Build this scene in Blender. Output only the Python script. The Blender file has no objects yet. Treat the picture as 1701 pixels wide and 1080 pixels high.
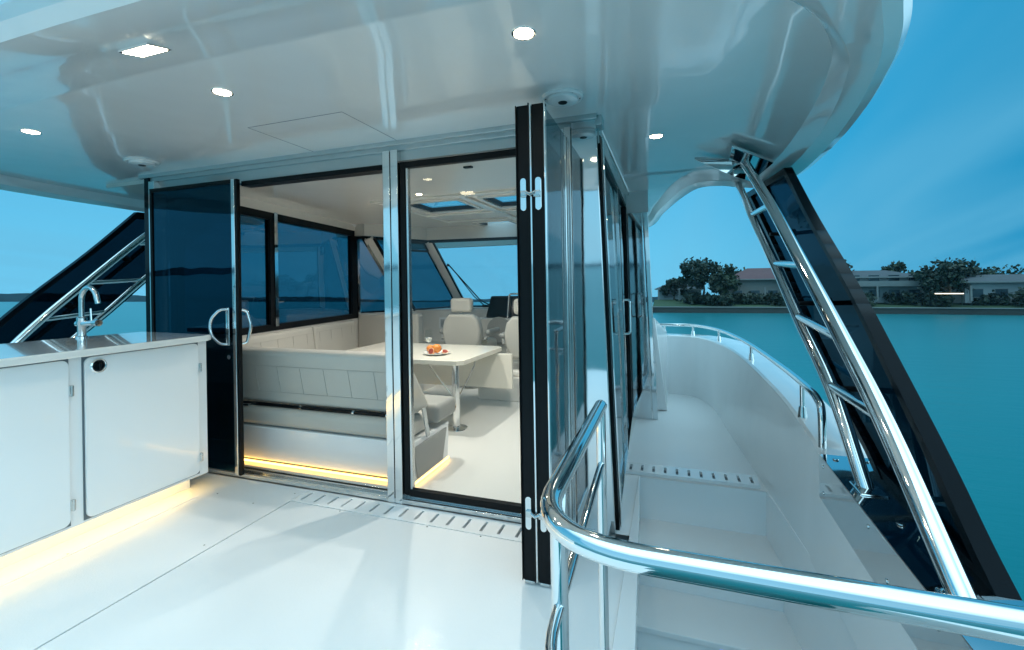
import bpy, bmesh, math, random
from mathutils import Vector, Matrix
random.seed(7)
scene = bpy.context.scene
COL = scene.collection
R = math.radians

# ------------------------------------------------------------------ materials
def new_mat(name):
    m = bpy.data.materials.new(name); m.use_nodes = True
    nt = m.node_tree; nt.nodes.clear()
    out = nt.nodes.new('ShaderNodeOutputMaterial')
    return m, nt, out

def pbr(name, col, rough=.4, metal=0., coat=0., bump=0., bscale=8., var=0., vscale=3., spec=.5, aniso=(1, 1, 1), rvar=0.):
    m, nt, out = new_mat(name)
    p = nt.nodes.new('ShaderNodeBsdfPrincipled')
    p.inputs['Base Color'].default_value = (*col, 1)
    p.inputs['Roughness'].default_value = rough
    p.inputs['Metallic'].default_value = metal
    p.inputs['Coat Weight'].default_value = coat
    p.inputs['Coat Roughness'].default_value = .03
    p.inputs['Specular IOR Level'].default_value = spec
    nt.links.new(p.outputs[0], out.inputs[0])
    tc = nt.nodes.new('ShaderNodeTexCoord'); mp = nt.nodes.new('ShaderNodeMapping')
    mp.inputs['Scale'].default_value = aniso
    nt.links.new(tc.outputs['Object'], mp.inputs[0])
    if bump:
        n = nt.nodes.new('ShaderNodeTexNoise'); n.inputs['Scale'].default_value = bscale; n.inputs['Detail'].default_value = 2
        b = nt.nodes.new('ShaderNodeBump'); b.inputs['Strength'].default_value = 1.; b.inputs['Distance'].default_value = bump
        nt.links.new(mp.outputs[0], n.inputs['Vector']); nt.links.new(n.outputs['Fac'], b.inputs['Height'])
        nt.links.new(b.outputs[0], p.inputs['Normal'])
        if coat: nt.links.new(b.outputs[0], p.inputs['Coat Normal'])
    if var or rvar:
        n = nt.nodes.new('ShaderNodeTexNoise'); n.inputs['Scale'].default_value = vscale; n.inputs['Detail'].default_value = 5
        nt.links.new(mp.outputs[0], n.inputs['Vector'])
        if var:
            mx = nt.nodes.new('ShaderNodeMix'); mx.data_type = 'RGBA'
            mx.inputs['A'].default_value = (*[c * (1 - var) for c in col], 1)
            mx.inputs['B'].default_value = (*[min(1, c * (1 + var)) for c in col], 1)
            nt.links.new(n.outputs['Fac'], mx.inputs['Factor']); nt.links.new(mx.outputs['Result'], p.inputs['Base Color'])
        if rvar:
            mr = nt.nodes.new('ShaderNodeMapRange')
            mr.inputs['From Min'].default_value = .3; mr.inputs['From Max'].default_value = .7
            mr.inputs['To Min'].default_value = max(0, rough - rvar); mr.inputs['To Max'].default_value = rough + rvar
            nt.links.new(n.outputs['Fac'], mr.inputs['Value']); nt.links.new(mr.outputs[0], p.inputs['Roughness'])
    return m

def glass(name, tint, ior=1.5, rough=0., wob=0., coatc=(1, 1, 1)):
    m, nt, out = new_mat(name)
    tr = nt.nodes.new('ShaderNodeBsdfTransparent'); tr.inputs[0].default_value = (*tint, 1)
    gl = nt.nodes.new('ShaderNodeBsdfGlossy'); gl.inputs['Roughness'].default_value = rough
    gl.inputs['Color'].default_value = (*coatc, 1)
    fr = nt.nodes.new('ShaderNodeFresnel'); fr.inputs['IOR'].default_value = ior
    mx = nt.nodes.new('ShaderNodeMixShader')
    if wob:
        n = nt.nodes.new('ShaderNodeTexNoise'); n.inputs['Scale'].default_value = 1.6
        b = nt.nodes.new('ShaderNodeBump'); b.inputs['Distance'].default_value = wob
        tc = nt.nodes.new('ShaderNodeTexCoord'); nt.links.new(tc.outputs['Object'], n.inputs['Vector'])
        nt.links.new(n.outputs['Fac'], b.inputs['Height']); nt.links.new(b.outputs[0], gl.inputs['Normal'])
    ge = nt.nodes.new('ShaderNodeNewGeometry'); iv = nt.nodes.new('ShaderNodeMath'); iv.operation = 'SUBTRACT'; iv.inputs[0].default_value = 1; nt.links.new(ge.outputs['Backfacing'], iv.inputs[1])
    ml = nt.nodes.new('ShaderNodeMath'); ml.operation = 'MULTIPLY'; nt.links.new(fr.outputs[0], ml.inputs[0]); nt.links.new(iv.outputs[0], ml.inputs[1])
    tm = nt.nodes.new('ShaderNodeMix'); tm.data_type = 'RGBA'; tm.inputs['A'].default_value = (*tint, 1); tm.inputs['B'].default_value = (1, 1, 1, 1)
    nt.links.new(ge.outputs['Backfacing'], tm.inputs['Factor']); nt.links.new(tm.outputs['Result'], tr.inputs[0])
    nt.links.new(ml.outputs[0], mx.inputs[0]); nt.links.new(tr.outputs[0], mx.inputs[1]); nt.links.new(gl.outputs[0], mx.inputs[2])
    nt.links.new(mx.outputs[0], out.inputs[0])
    return m

def emit(name, col, st):
    m, nt, out = new_mat(name)
    e = nt.nodes.new('ShaderNodeEmission'); e.inputs[0].default_value = (*col, 1); e.inputs[1].default_value = st
    nt.links.new(e.outputs[0], out.inputs[0]); return m

M = {}
M['gel'] = pbr('gelcoat', (.86, .87, .87), .22, coat=.6, bump=.0006, bscale=3.5, rvar=.05)
M['ceil'] = pbr('gelcoat_ceiling', (.82, .83, .83), .16, coat=.9, bump=.0035, bscale=2.2, rvar=.04)
M['deck'] = pbr('deck_nonskid', (.82, .83, .83), .42, coat=.25, bump=.0005, bscale=160, var=.04, vscale=2.5, rvar=.13)
M['steel'] = pbr('polished_steel', (.80, .80, .79), .055, 1., bump=.0004, bscale=6, rvar=.03)
M['mirror'] = pbr('mirror_steel', (.64, .67, .68), .045, 1., bump=.0012, bscale=3.0, rvar=.03)
M['brush'] = pbr('satin_steel', (.62, .63, .62), .2, 1., bump=.0003, bscale=30, rvar=.06)
M['black'] = pbr('black_rubber', (.006, .007, .008), .4, spec=.15, bump=.0004, bscale=60)
M['blackgloss'] = pbr('black_gloss', (.004, .007, .010), .09, spec=.16)
M['frame'] = pbr('painted_frame', (.55, .58, .58), .18, .55, rvar=.05)
M['tint'] = glass('tinted_glass', (.012, .028, .042), 1.75, wob=.002, coatc=(.16,.52,.74))
M['wingglass'] = glass('wing_glass', (.008, .02, .03), 1.6, wob=.004, coatc=(.10,.20,.26))
M['clear'] = glass('clear_glass', (.92, .95, .95), 1.35)
M['screen'] = glass('windscreen_glass', (.80, .88, .92), 1.35)
M['darkwin'] = glass('side_window_glass', (.045, .15, .20), 1.6, wob=.002)
M['fold'] = glass('folding_door_glass', (.15, .21, .24), 2.4, wob=.002)
M['leather'] = pbr('beige_leather', (.52, .50, .45), .45, bump=.0006, bscale=120, var=.05)
M['seam'] = pbr('stitch_thread', (.45, .435, .40), .7)
M['grey'] = pbr('grey_leather', (.33, .33, .31), .5, bump=.0005, bscale=120)
M['interior'] = pbr('interior_gelcoat', (.77, .75, .70), .25, coat=.5, bump=.0015, bscale=2.5)
M['carpet'] = pbr('saloon_floor', (.74, .74, .71), .35, coat=.2, var=.03, bump=.0004, bscale=90)
M['stone'] = pbr('counter_stone', (.74, .74, .71), .12, coat=.8, var=.06, vscale=12)
M['table'] = pbr('table_top', (.80, .76, .66), .25, coat=.4, var=.03, vscale=5)
M['led'] = emit('warm_led', (1., .66, .22), 9.)
M['ledsofa'] = emit('warm_led_sofa', (1., .55, .12), 6.)
M['lamp'] = emit('lamp_glow', (1., .86, .58), 28.)
M['blueled'] = emit('blue_led', (.15, .25, 1.), 2.5)
M['lit'] = emit('lit_window', (1., .9, .72), 2.2)
M['framedark'] = pbr('black_frame_paint', (.004, .007, .010), .25, spec=.06)
M['sideglass'] = glass('side_door_glass', (.05, .07, .08), 2.8, wob=.003, coatc=(.85,.93,.96))
M['screenblack'] = pbr('display_black', (.008, .009, .010), .12)
M['orange'] = pbr('orange_peel', (.70, .22, .02), .4, bump=.002, bscale=120, var=.12, vscale=14)
M['flesh'] = pbr('blood_orange_flesh', (.28, .04, .02), .35, var=.5, vscale=60)
M['pith'] = pbr('orange_pith', (.80, .55, .35), .5)
M['plate'] = pbr('white_plate', (.78, .78, .74), .15, coat=.5)
M['groove'] = pbr('groove_shadow', (.12, .15, .17), .6)
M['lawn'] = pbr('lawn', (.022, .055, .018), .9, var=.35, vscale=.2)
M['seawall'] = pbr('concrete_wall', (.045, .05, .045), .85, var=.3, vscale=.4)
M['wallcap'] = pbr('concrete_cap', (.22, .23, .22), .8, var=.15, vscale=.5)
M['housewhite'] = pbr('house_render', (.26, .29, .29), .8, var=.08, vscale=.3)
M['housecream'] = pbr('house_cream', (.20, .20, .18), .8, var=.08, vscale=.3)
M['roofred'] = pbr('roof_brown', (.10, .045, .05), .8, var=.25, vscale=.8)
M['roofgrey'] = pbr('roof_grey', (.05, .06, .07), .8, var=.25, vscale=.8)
M['pane'] = pbr('house_pane', (.03, .05, .06), .1)
M['leaf'] = pbr('leaves', (.022, .045, .018), .7, var=.5, vscale=.5)
M['leafd'] = pbr('leaves_dark', (.014, .03, .015), .7, var=.5, vscale=.5)
M['bark'] = pbr('bark', (.10, .075, .055), .9, var=.3)
M['farland'] = pbr('far_trees', (.01, .03, .035), .95, var=.4, vscale=.02)

# ------------------------------------------------------------------ mesh builder
WL = {}
class MB:
    def __init__(s): s.v = []; s.f = []; s.bevel = 0
    def add(s, vs, fs):
        n = len(s.v); s.v += [tuple(v) for v in vs]; s.f += [tuple(i + n for i in f) for f in fs]; return s
    def box(s, x0, x1, y0, y1, z0, z1):
        return s.add([(x0,y0,z0),(x1,y0,z0),(x1,y1,z0),(x0,y1,z0),(x0,y0,z1),(x1,y0,z1),(x1,y1,z1),(x0,y1,z1)],
                     [(0,3,2,1),(4,5,6,7),(0,1,5,4),(1,2,6,5),(2,3,7,6),(3,0,4,7)])
    def rbox(s, x0, x1, y0, y1, z0, z1, b=.01, seg=3):
        bm = bmesh.new(); bmesh.ops.create_cube(bm, size=1)
        for v in bm.verts:
            v.co = Vector(((x0+x1)/2 + v.co.x*(x1-x0), (y0+y1)/2 + v.co.y*(y1-y0), (z0+z1)/2 + v.co.z*(z1-z0)))
        bmesh.ops.bevel(bm, geom=list(bm.edges), offset=b, segments=seg, profile=.5, affect='EDGES')
        return s.frombm(bm)
    def frombm(s, bm):
        bm.verts.index_update()
        s.add([v.co[:] for v in bm.verts], [[v.index for v in f.verts] for f in bm.faces]); bm.free(); return s
    def hexa(s, p, b=0, seg=3):
        """8 corners: four bottom (ccw), four top"""
        fs = [(0,3,2,1),(4,5,6,7),(0,1,5,4),(1,2,6,5),(2,3,7,6),(3,0,4,7)]
        if not b: return s.add(p, fs)
        bm = bmesh.new(); vs = [bm.verts.new(q) for q in p]
        for f in fs: bm.faces.new([vs[i] for i in f])
        bmesh.ops.bevel(bm, geom=list(bm.edges), offset=b, segments=seg, profile=.5, affect='EDGES')
        return s.frombm(bm)
    def prism(s, poly, d, b=0, seg=3):
        """closed 3-D polygon extruded by the vector d"""
        n = len(poly); d = Vector(d)
        bm = bmesh.new()
        a = [bm.verts.new(Vector(p)) for p in poly]; c = [bm.verts.new(Vector(p) + d) for p in poly]
        bm.faces.new(a[::-1]); bm.faces.new(c)
        for i in range(n): bm.faces.new((a[i], a[(i+1) % n], c[(i+1) % n], c[i]))
        bmesh.ops.recalc_face_normals(bm, faces=list(bm.faces))
        if b:
            es = [e for e in bm.edges if (e.verts[0] in a) == (e.verts[1] in a)]
            bmesh.ops.bevel(bm, geom=es, offset=b, segments=seg, profile=.5, affect='EDGES')
        return s.frombm(bm)
    def tube(s, pts, r, n=14, caps=True, r2=None):
        pts = [Vector(p) for p in pts]; k = len(pts); rings = []
        t0 = (pts[1]-pts[0]).normalized(); up = Vector((0,0,1)) if abs(t0.z) < .9 else Vector((1,0,0))
        u = (up - t0*up.dot(t0)).normalized(); base = len(s.v)
        for i, p in enumerate(pts):
            if i == 0: t = pts[1]-pts[0]
            elif i == k-1: t = pts[-1]-pts[-2]
            else: t = (pts[i+1]-p).normalized() + (p-pts[i-1]).normalized()
            t.normalize(); u = (u - t*u.dot(t)).normalized(); w = t.cross(u)
            rr = r if r2 is None else r + (r2-r)*i/(k-1)
            for j in range(n):
                a = 2*math.pi*j/n; s.v.append(tuple(p + u*rr*math.cos(a) + w*rr*math.sin(a)))
        for i in range(k-1):
            for j in range(n):
                a = base+i*n+j; b = base+i*n+(j+1) % n; s.f.append((a, b, b+n, a+n))
        if caps:
            s.f.append(tuple(base+j for j in range(n))[::-1]); s.f.append(tuple(base+(k-1)*n+j for j in range(n)))
        return s
    def lathe(s, prof, c, n=32, axis='z'):
        base = len(s.v); k = len(prof)
        for (r, h) in prof:
            for j in range(n):
                a = 2*math.pi*j/n
                q = (r*math.cos(a), r*math.sin(a), h)
                if axis == 'x': q = (h, r*math.cos(a), r*math.sin(a))
                if axis == 'y': q = (r*math.cos(a), h, r*math.sin(a))
                s.v.append((c[0]+q[0], c[1]+q[1], c[2]+q[2]))
        for i in range(k-1):
            for j in range(n):
                a = base+i*n+j; b = base+i*n+(j+1) % n; s.f.append((a, b, b+n, a+n))
        s.f.append(tuple(base+j for j in range(n))[::-1]); s.f.append(tuple(base+(k-1)*n+j for j in range(n)))
        return s
    def sphere(s, c, r, n=16, sq=(1,1,1)):
        bm = bmesh.new(); bmesh.ops.create_uvsphere(bm, u_segments=n, v_segments=n//2+2, radius=1)
        for v in bm.verts: v.co = Vector((c[0]+v.co.x*r*sq[0], c[1]+v.co.y*r*sq[1], c[2]+v.co.z*r*sq[2]))
        return s.frombm(bm)
    def build(s, name, mat, parent=None, smooth=True, ang=32, wn=False, fix=True):
        me = bpy.data.meshes.new(name)
        off = Vector((0,0,0)); loc = Vector((0,0,0))
        if parent is not None: off = Vector(WL[parent.name])
        else:
            xs = [v[0] for v in s.v]; ys = [v[1] for v in s.v]; zs = [v[2] for v in s.v]
            off = Vector(((min(xs)+max(xs))/2, (min(ys)+max(ys))/2, min(zs))); loc = off
        me.from_pydata([tuple(Vector(v)-off) for v in s.v], [], s.f)
        if fix:
            bm = bmesh.new(); bm.from_mesh(me); bmesh.ops.recalc_face_normals(bm, faces=list(bm.faces)); bm.to_mesh(me); bm.free()
        me.materials.append(M[mat] if isinstance(mat, str) else mat)
        if smooth:
            me.shade_smooth(); me.set_sharp_from_angle(angle=R(ang))
        o = bpy.data.objects.new(name, me); COL.objects.link(o); o.location = loc
        if parent is not None: o.parent = parent
        WL[o.name] = tuple(off)
        if wn:
            w = o.modifiers.new('wn', 'WEIGHTED_NORMAL'); w.keep_sharp = True
        return o

def fillet(pts, r, n=8):
    pts = [Vector(p) for p in pts]; out = [pts[0]]
    for i in range(1, len(pts)-1):
        a, p, b = pts[i-1], pts[i], pts[i+1]
        d1 = (a-p); d2 = (b-p); rr = min(r, d1.length*.48, d2.length*.48)
        s_ = p + d1.normalized()*rr; e = p + d2.normalized()*rr
        for k in range(n+1):
            t = k/n; out.append(s_*(1-t)**2 + p*2*t*(1-t) + e*t*t)
    out.append(pts[-1]); return out

def crom(pts, m=6, closed=False):
    P = [Vector(p) for p in pts]; n = len(P); out = []
    rng = range(n if closed else n-1)
    for i in rng:
        p0 = P[(i-1) % n] if closed or i > 0 else P[0]*2-P[1]
        p1 = P[i]; p2 = P[(i+1) % n]
        p3 = P[(i+2) % n] if closed or i+2 < n else P[-1]*2-P[-2]
        for k in range(m):
            t = k/m
            out.append(.5*((2*p1) + (p2-p0)*t + (2*p0-5*p1+4*p2-p3)*t*t + (3*p1-p0-3*p2+p3)*t**3))
    if not closed: out.append(P[-1])
    return out

def tag(o, label=None, cat=None, group=None, kind=None):
    if label: o['label'] = label
    if cat: o['category'] = cat
    if group: o['group'] = group
    if kind: o['kind'] = kind
    return o
def thing(name, loc, label, cat, group=None):
    o = bpy.data.objects.new(name, None); o.empty_display_size = .1; COL.objects.link(o); o.location = loc
    WL[o.name] = tuple(loc); return tag(o, label, cat, group)
def copy_tree(o, loc=None, label=None, parent=None):
    c = o.copy(); COL.objects.link(c)
    if parent is not None: c.parent = parent
    if loc is not None: c.location = loc
    if label: c['label'] = label
    for ch in [q for q in list(scene.objects) if q.parent == o]: copy_tree(ch, parent=c)
    return c

# ================================================================== DECK (setting)
cx = -1.93
d = MB()
d.box(-3.45, -2.116, -2.0, 2.085, -.06, 0); d.box(-2.107, -.20, -2.0, 2.085, -.06, 0)
d.box(-2.116, -2.107, -2.0, 2.085, -.06, -.025)
d.box(-3.55, -2.115, 2.085, 2.24, -.06, 0)
d.build('cockpit_deck', 'deck')['kind'] = 'structure'
# saloon floor and side deck
tag(MB().box(-4.2, -.30, 2.36, 7.6, -.05, .004).build('saloon_floor', 'carpet'), kind='structure')
sd = MB()
sd.add([(-.335,3.02,0),(.56,3.02,0),(.56,3.12,0),(.49,4.09,0),(.45,4.85,0),(.32,5.36,0),(-.05,5.46,0),(-.34,5.5,0)], [(0,1,2,3,4,5,6,7)])
sd.add([(-.335,3.02,0),(-.335,2.30,0),(-.20,2.30,0),(-.20,3.02,0)], [(0,1,2,3)])
tag(sd.build('side_deck', 'deck', fix=False, smooth=False), kind='structure')

# inboard coaming between cockpit and steps
cm = MB()
cm.prism([(-.20,-.6,0.0),(-.145,-.6,0.0),(-.145,1.4,0.0),(-.19,3.02,0.0),(-.20,3.02,0.0)], (0,0,-1.3))
cm.prism([(-.20,-.6,0.012),(-.105,-.6,0.012),(-.125,1.6,0.012),(-.19,3.0,0.012),(-.20,3.0,0.012)], (0,0,-.02), b=.004)
tag(cm.build('stair_coaming', 'gel', wn=True), 'narrow white coaming edging the stairwell beside the cockpit floor', 'coaming')

# boarding steps
st = thing('boarding_steps', (.2, 1.5, -1.0), 'white moulded steps going down aft from the side deck', 'steps')
lv = [(3.02, 0.0, -.255), (2.70, -.255, -.475), (2.38, -.475, -.70), (2.06, -.70, -.92), (1.74, -.92, -1.14)]
for i, (y, z0, z1) in enumerate(lv):
    xr = .54 + (3.02-y)*.09
    MB().hexa([(-.21,y-.02,z1-.02),(xr+.1,y-.02,z1-.02),(xr+.1,y+.012,z1-.02),(-.21,y+.012,z1-.02),(-.21,y,z0-.002),(xr,y,z0-.002),(xr,y+.014,z0-.002),(-.21,y+.014,z0-.002)], b=.003).build('riser', 'gel', st, wn=True)
    MB().rbox(-.21, xr+.12, y-.345, y-.008, z1-.03, z1, .006).build('tread', 'deck', st, wn=True)
MB().rbox(.205, .245, 2.376, 2.384, -.52, -.50, .002).build('step_light', 'blueled', st)
sw = MB()
sw.hexa([(.56,-.6,-1.3),(.62,-.6,-1.3),(.62,3.05,-1.3),(.47,3.05,-1.3),(.86,-.6,0),(.90,-.6,0),(.58,3.05,0),(.525,3.05,0)])
sw.build('stair_side_panel', 'gel', st)
v = MB().lathe([(.0,-.004),(.05,-.004),(.055,.002),(.0,.002)], (.70,1.62,-.30), axis='x'); 
for k in range(6): v.box(.697, .706, 1.58, 1.66, -.335+k*.013, -.331+k*.013)
v.build('oval_vent', 'brush', st)
MB().lathe([(0,-.002),(.035,-.002),(.035,.003),(0,.003)], (-.1,2.5,0.002)).v

# ------------------------------------------------ slotted drain grates
def grate(name, x0, x1, y0, y1, z, n, label, sw_=.016, skew=0):
    g = thing(name, ((x0+x1)/2, (y0+y1)/2, z-.03), label, 'drain grate')
    bar = MB(); step = (x1-x0)/n
    a0 = y0+.028; a1 = y1-.028
    bar.box(x0, x1, y0, a0, z-.02, z); bar.box(x0, x1, a1, y1, z-.02, z)
    x = x0
    for k in range(n):
        c = x0+step*(k+.5)
        bar.box(x, c-sw_/2, a0, a1, z-.02, z); x = c+sw_/2
        MB().box(c-sw_/2, c+sw_/2, a0, a1, z-.03, z-.019).build('slot', 'groove', g)
    bar.box(x, x1, a0, a1, z-.02, z)
    bar.build('slotted_plate', 'gel', g); return g
grate('door_drain_grate', -2.11, -.30, 2.09, 2.24, .002, 19, 'long white slotted drain grate in front of the saloon doors')
grate('side_deck_grate', -.29, .50, 3.04, 3.19, .022, 11, 'short white slotted drain grate at top of boarding steps')

tag(MB().tube([(-2.70,-1.5,-.001),(-2.70,1.96,-.001)],.0045,8).build('deck_bead','gel'),'low raised bead in the deck just in front of the wet bar','deck bead')
# deck screws
for (x, y) in [(-2.16,1.60),(-2.72,1.35),(-2.30,2.0),(-2.62,2.03),(-2.16,2.17),(-1.2,2.075),(-1.75,2.075),(-.9,2.075)]:
    tag(MB().lathe([(0,0),(.0045,0),(.0045,.0012),(0,.0015)], (x,y,0.0005), 12).build('deck_screw', 'brush'), 'tiny steel screw head set flush in the cockpit deck', 'screw', 'screws in the cockpit deck')

# ================================================================== WET BAR
wb = thing('wet_bar', (-3.08, 1.0, 0), 'white wet bar cabinet with two doors and warm light under it', 'cabinet')
b = MB(); XF = -2.745
b.rbox(-3.40, XF-.022, -.9, 2.068, .17, .929, .006).rbox(XF-.021, XF, -.9, 2.07, .10, .93, .006)
b.build('body', 'gel', wb, wn=True)
b = MB(); b.prism([(-3.52,-.9,.935),(-2.655,-.9,.935),(-2.625,1.98,.935),(-2.66,2.035,.935),(-3.34,2.075,.935),(-3.40,1.7,.935)], (0,0,.036), b=.008); b.build('countertop', 'stone', wb, wn=True)
MB().box(-3.35, -2.87, -.9, 2.04, 0, .17).build('toe_kick', 'gel', wb)
MB().rbox(-2.835, -2.805, -.9, 2.02, .150, .166, .002).build('led_strip', 'led', wb)
def bar_door(y0, y1, hy):
    g = MB().box(XF-.004, XF+.0035, y0-.006, y1+.006, .118, .925); g.build('door_gap', 'groove', wb)
    bm_ = MB(); n = 6; poly = []
    for (cy_, cz_, a0) in [(y1-.03,.89,0),(y0+.03,.89,90),(y0+.03,.155,180),(y1-.03,.155,270)]:
        for k in range(n+1):
            a = R(a0+90*k/n); poly.append((XF+.004, cy_+.03*math.cos(a), cz_+.03*math.sin(a)))
    dr = bm_.prism(poly, (.014,0,0), b=.003, seg=2).build('door', 'gel', wb, wn=True)
    for hz in (.22, .77):
        MB().rbox(XF+.01, XF+.026, hy-.009, hy+.009, hz-.025, hz+.025, .002).tube([(XF+.024,hy,hz-.026),(XF+.024,hy,hz+.026)], .006, 8).build('hinge', 'brush', dr)
    return dr
bar_door(-.3, .62, .61); d1 = bar_door(.70, 1.368, 1.375); d2 = bar_door(1.432, 2.005, 2.01)
lk = MB().lathe([(0,0),(.034,0),(.036,.005),(.030,.009),(.026,.005),(0,.005)], (XF+.018,1.487,.872), 28, 'x').build('latch_ring', 'steel', d2)
MB().lathe([(0,0),(.024,0),(.022,.004),(0,.004)], (XF+.0235,1.487,.872), 24, 'x').rbox(XF+.026, XF+.036, 1.481, 1.493, .85, .885, .003).build('latch_lever', 'blackgloss', lk)

fa = thing('faucet', (-3.30, 1.72, .971), 'chrome swan neck faucet standing on the wet bar countertop', 'faucet')
fx, fy = -3.30, 1.72
MB().lathe([(0,0),(.028,0),(.028,.008),(.021,.012),(.021,.075),(.024,.08),(.024,.12),(.018,.125),(0,.125)], (fx,fy,.971), 24).build('base', 'steel', fa)
arc = [(fx,fy,1.09),(fx,fy,1.20)]+[(fx+.062-.062*math.cos(R(a)), fy+.01*a/200, 1.20+.07*math.sin(R(a))) for a in range(15,171,15)]+[(fx+.13,fy+.012,1.175)]
MB().tube(arc, .0135, 14).build('spout', 'steel', fa)
MB().tube([(fx-.04,fy,1.055),(fx+.02,fy,1.055),(fx+.085,fy+.02,1.06)], .017, 14).lathe([(0,-.02),(.02,-.02),(.022,.0),(.02,.02),(0,.02)], (fx+.10,fy+.02,1.06), 18, 'x').build('mixer_body', 'steel', fa)
MB().tube([(fx+.07,fy+.01,1.07),(fx+.066,fy+.01,1.145)], .0055, 10).build('lever', 'steel', fa)

# ================================================================== DOOR WALL (Y = 2.25)
YD = 2.25
df = thing('door_frame', (cx, 2.28, 0), 'polished steel frame with sill and header around the saloon doors', 'door frame')
def part(mb, name, mat, parent, **k): return mb.build(name, mat, parent, wn=True, **k)
part(MB().rbox(-3.60, -.30, 2.262, 2.36, 2.03, 2.085, .004), 'header', 'frame', df)
part(MB().box(-3.56, -1.56, 2.285, 2.34, 1.955, 2.03).box(-1.56,-.72,2.285,2.34,1.975,2.03), 'header_panel', 'frame', df)
part(MB().rbox(-2.655, -1.55, 2.255, 2.33, 1.925, 1.957, .003), 'sliding_track', 'black', df)
part(MB().rbox(-3.55, -.36, 2.245, 2.262, .004, .03, .003).rbox(-3.55, -.36, 2.262, 2.30, .004, .016, .003).rbox(-3.55,-.36,2.30,2.315,.004,.03,.003).rbox(-3.55,-.36,2.33,2.36,.004,.035,.003), 'sill', 'brush', df)
part(MB().rbox(-3.585, -3.535, 2.25, 2.36, 0, 2.06, .003), 'post', 'blackgloss', df)
part(MB().rbox(-3.533, -3.475, 2.245, 2.34, .0, 2.03, .004), 'post', 'steel', df)
part(MB().rbox(-1.555, -1.508, 2.243, 2.34, .0, 2.03, .004), 'post', 'steel', df)
part(MB().rbox(-1.502, -1.455, 2.243, 2.34, .0, 2.03, .004), 'post', 'steel', df)
part(MB().rbox(-.62, -.487, 2.252, 2.33, .0, 2.03, .003), 'jamb_plate', 'mirror', df)
part(MB().rbox(-.485, -.452, 2.236, 2.30, .0, 2.03, .003), 'jamb_strip', 'brush', df)
part(MB().hexa([(-.45,2.25,0),(-.262,2.25,0),(-.262,2.33,0),(-.45,2.33,0),(-.45,2.25,2.06),(-.328,2.25,2.06),(-.328,2.33,2.06),(-.45,2.33,2.06)], b=.004), 'corner_plate', 'mirror', df)
for zz in (.08, .62):
    MB().lathe([(0,0),(.008,0),(.008,-.004),(0,-.004)], (-.56,2.252,zz), 12, 'y').build('screw', 'brush', df)

# dark sliding door parked at port
sdr = thing('sliding_door', (-3.05, 2.23, .03), 'dark tinted sliding door with chrome edge and curved pull handle', 'door')
part(MB().rbox(-3.47, -2.70, 2.223, 2.231, .045, 1.955, .002), 'tinted_pane', 'tint', sdr)
part(MB().box(-3.47, -2.70, 2.240, 2.246, .045, .62), 'lower_panel', 'blackgloss', sdr)
part(MB().rbox(-3.475, -3.452, 2.215, 2.24, .03, 1.965, .002).rbox(-3.452,-2.69,2.215,2.24,1.938,1.965,.002), 'edge_trim', 'black', sdr)
part(MB().rbox(-2.697, -2.668, 2.212, 2.242, .03, 1.965, .003), 'chrome_edge', 'steel', sdr)
part(MB().rbox(-2.666, -2.648, 2.216, 2.242, .03, 1.965, .002), 'rubber_seal', 'black', sdr)
hd = part(MB().rbox(-2.752, -2.722, 2.206, 2.214, .875, 1.125, .0035), 'handle_plate', 'steel', sdr)
MB().tube(fillet([(-2.737,2.21,1.115),(-2.775,2.185,1.112),(-2.835,2.165,1.05),(-2.835,2.165,.95),(-2.775,2.185,.888),(-2.737,2.21,.885)], .04), .0105, 12).build('handle_grip', 'steel', hd)
MB().tube(fillet([(-2.655,2.245,1.11),(-2.64,2.27,1.10),(-2.62,2.285,1.0),(-2.64,2.27,.89),(-2.655,2.245,.885)], .03), .010, 12).build('inner_grip', 'steel', hd)
MB().lathe([(0,.002),(.016,0),(.015,-.004),(0,-.004)], (-2.737,2.218,.80), 20, 'y').build('lock', 'steel', sdr)

# fixed glazed panel right of the post
fp = thing('glazed_door_panel', (-1.1, 2.3, .05), 'clear glazed door panel with black rubber frame right of the steel post', 'door')
part(MB().rbox(-1.452, -1.418, 2.262, 2.30, .05, 1.96, .003).rbox(-1.418,-.62,2.262,2.30,1.925,1.96,.003).rbox(-1.418,-.62,2.262,2.30,.045,.082,.003), 'rubber_frame', 'black', fp)
part(MB().rbox(-1.416, -1.402, 2.268, 2.298, .083, 1.924, .002), 'inner_trim', 'brush', fp)
part(MB().box(-1.402, -.62, 2.282, 2.288, .083, 1.924), 'pane', 'clear', fp)

# folded pair of door leaves
fdr = thing('folding_door', (-.53, 2.0, .01), 'two folded tinted glass door leaves with black edges and chrome hinges', 'door')
for i, x in enumerate((-.588, -.524)):
    lf = part(MB().rbox(x, x+.050, 1.80, 1.822, .018, 1.99, .003), 'leaf_edge', 'black', fdr)
    part(MB().rbox(x+.004, x+.046, 1.8, 1.83, .006, .018, .002), 'bottom_cap', 'brush', lf)
part(MB().box(-.532, -.526, 1.795, 1.835, .018, 1.99), 'middle_strip', 'steel', fdr)
part(MB().rbox(-.5925, -.5885, 1.792, 1.83, .02, 1.99, .0015).rbox(-.538, -.533, 1.79, 1.83, .02, 1.995, .002), 'rubber_lip', 'black', fdr)
part(MB().box(-.586, -.580, 1.824, 2.225, .04, 1.985), 'pane', 'fold', fdr)
part(MB().box(-.482, -.476, 1.824, 2.215, .03, 1.985), 'pane', 'fold', fdr)
part(MB().rbox(-.4735, -.466, 1.80, 1.824, .01, 1.99, .002).rbox(-.486,-.470,2.205,2.225,.03,1.985,.003).rbox(-.486,-.470,1.824,2.205,.02,.045,.003), 'chrome_edge', 'steel', fdr)
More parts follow.
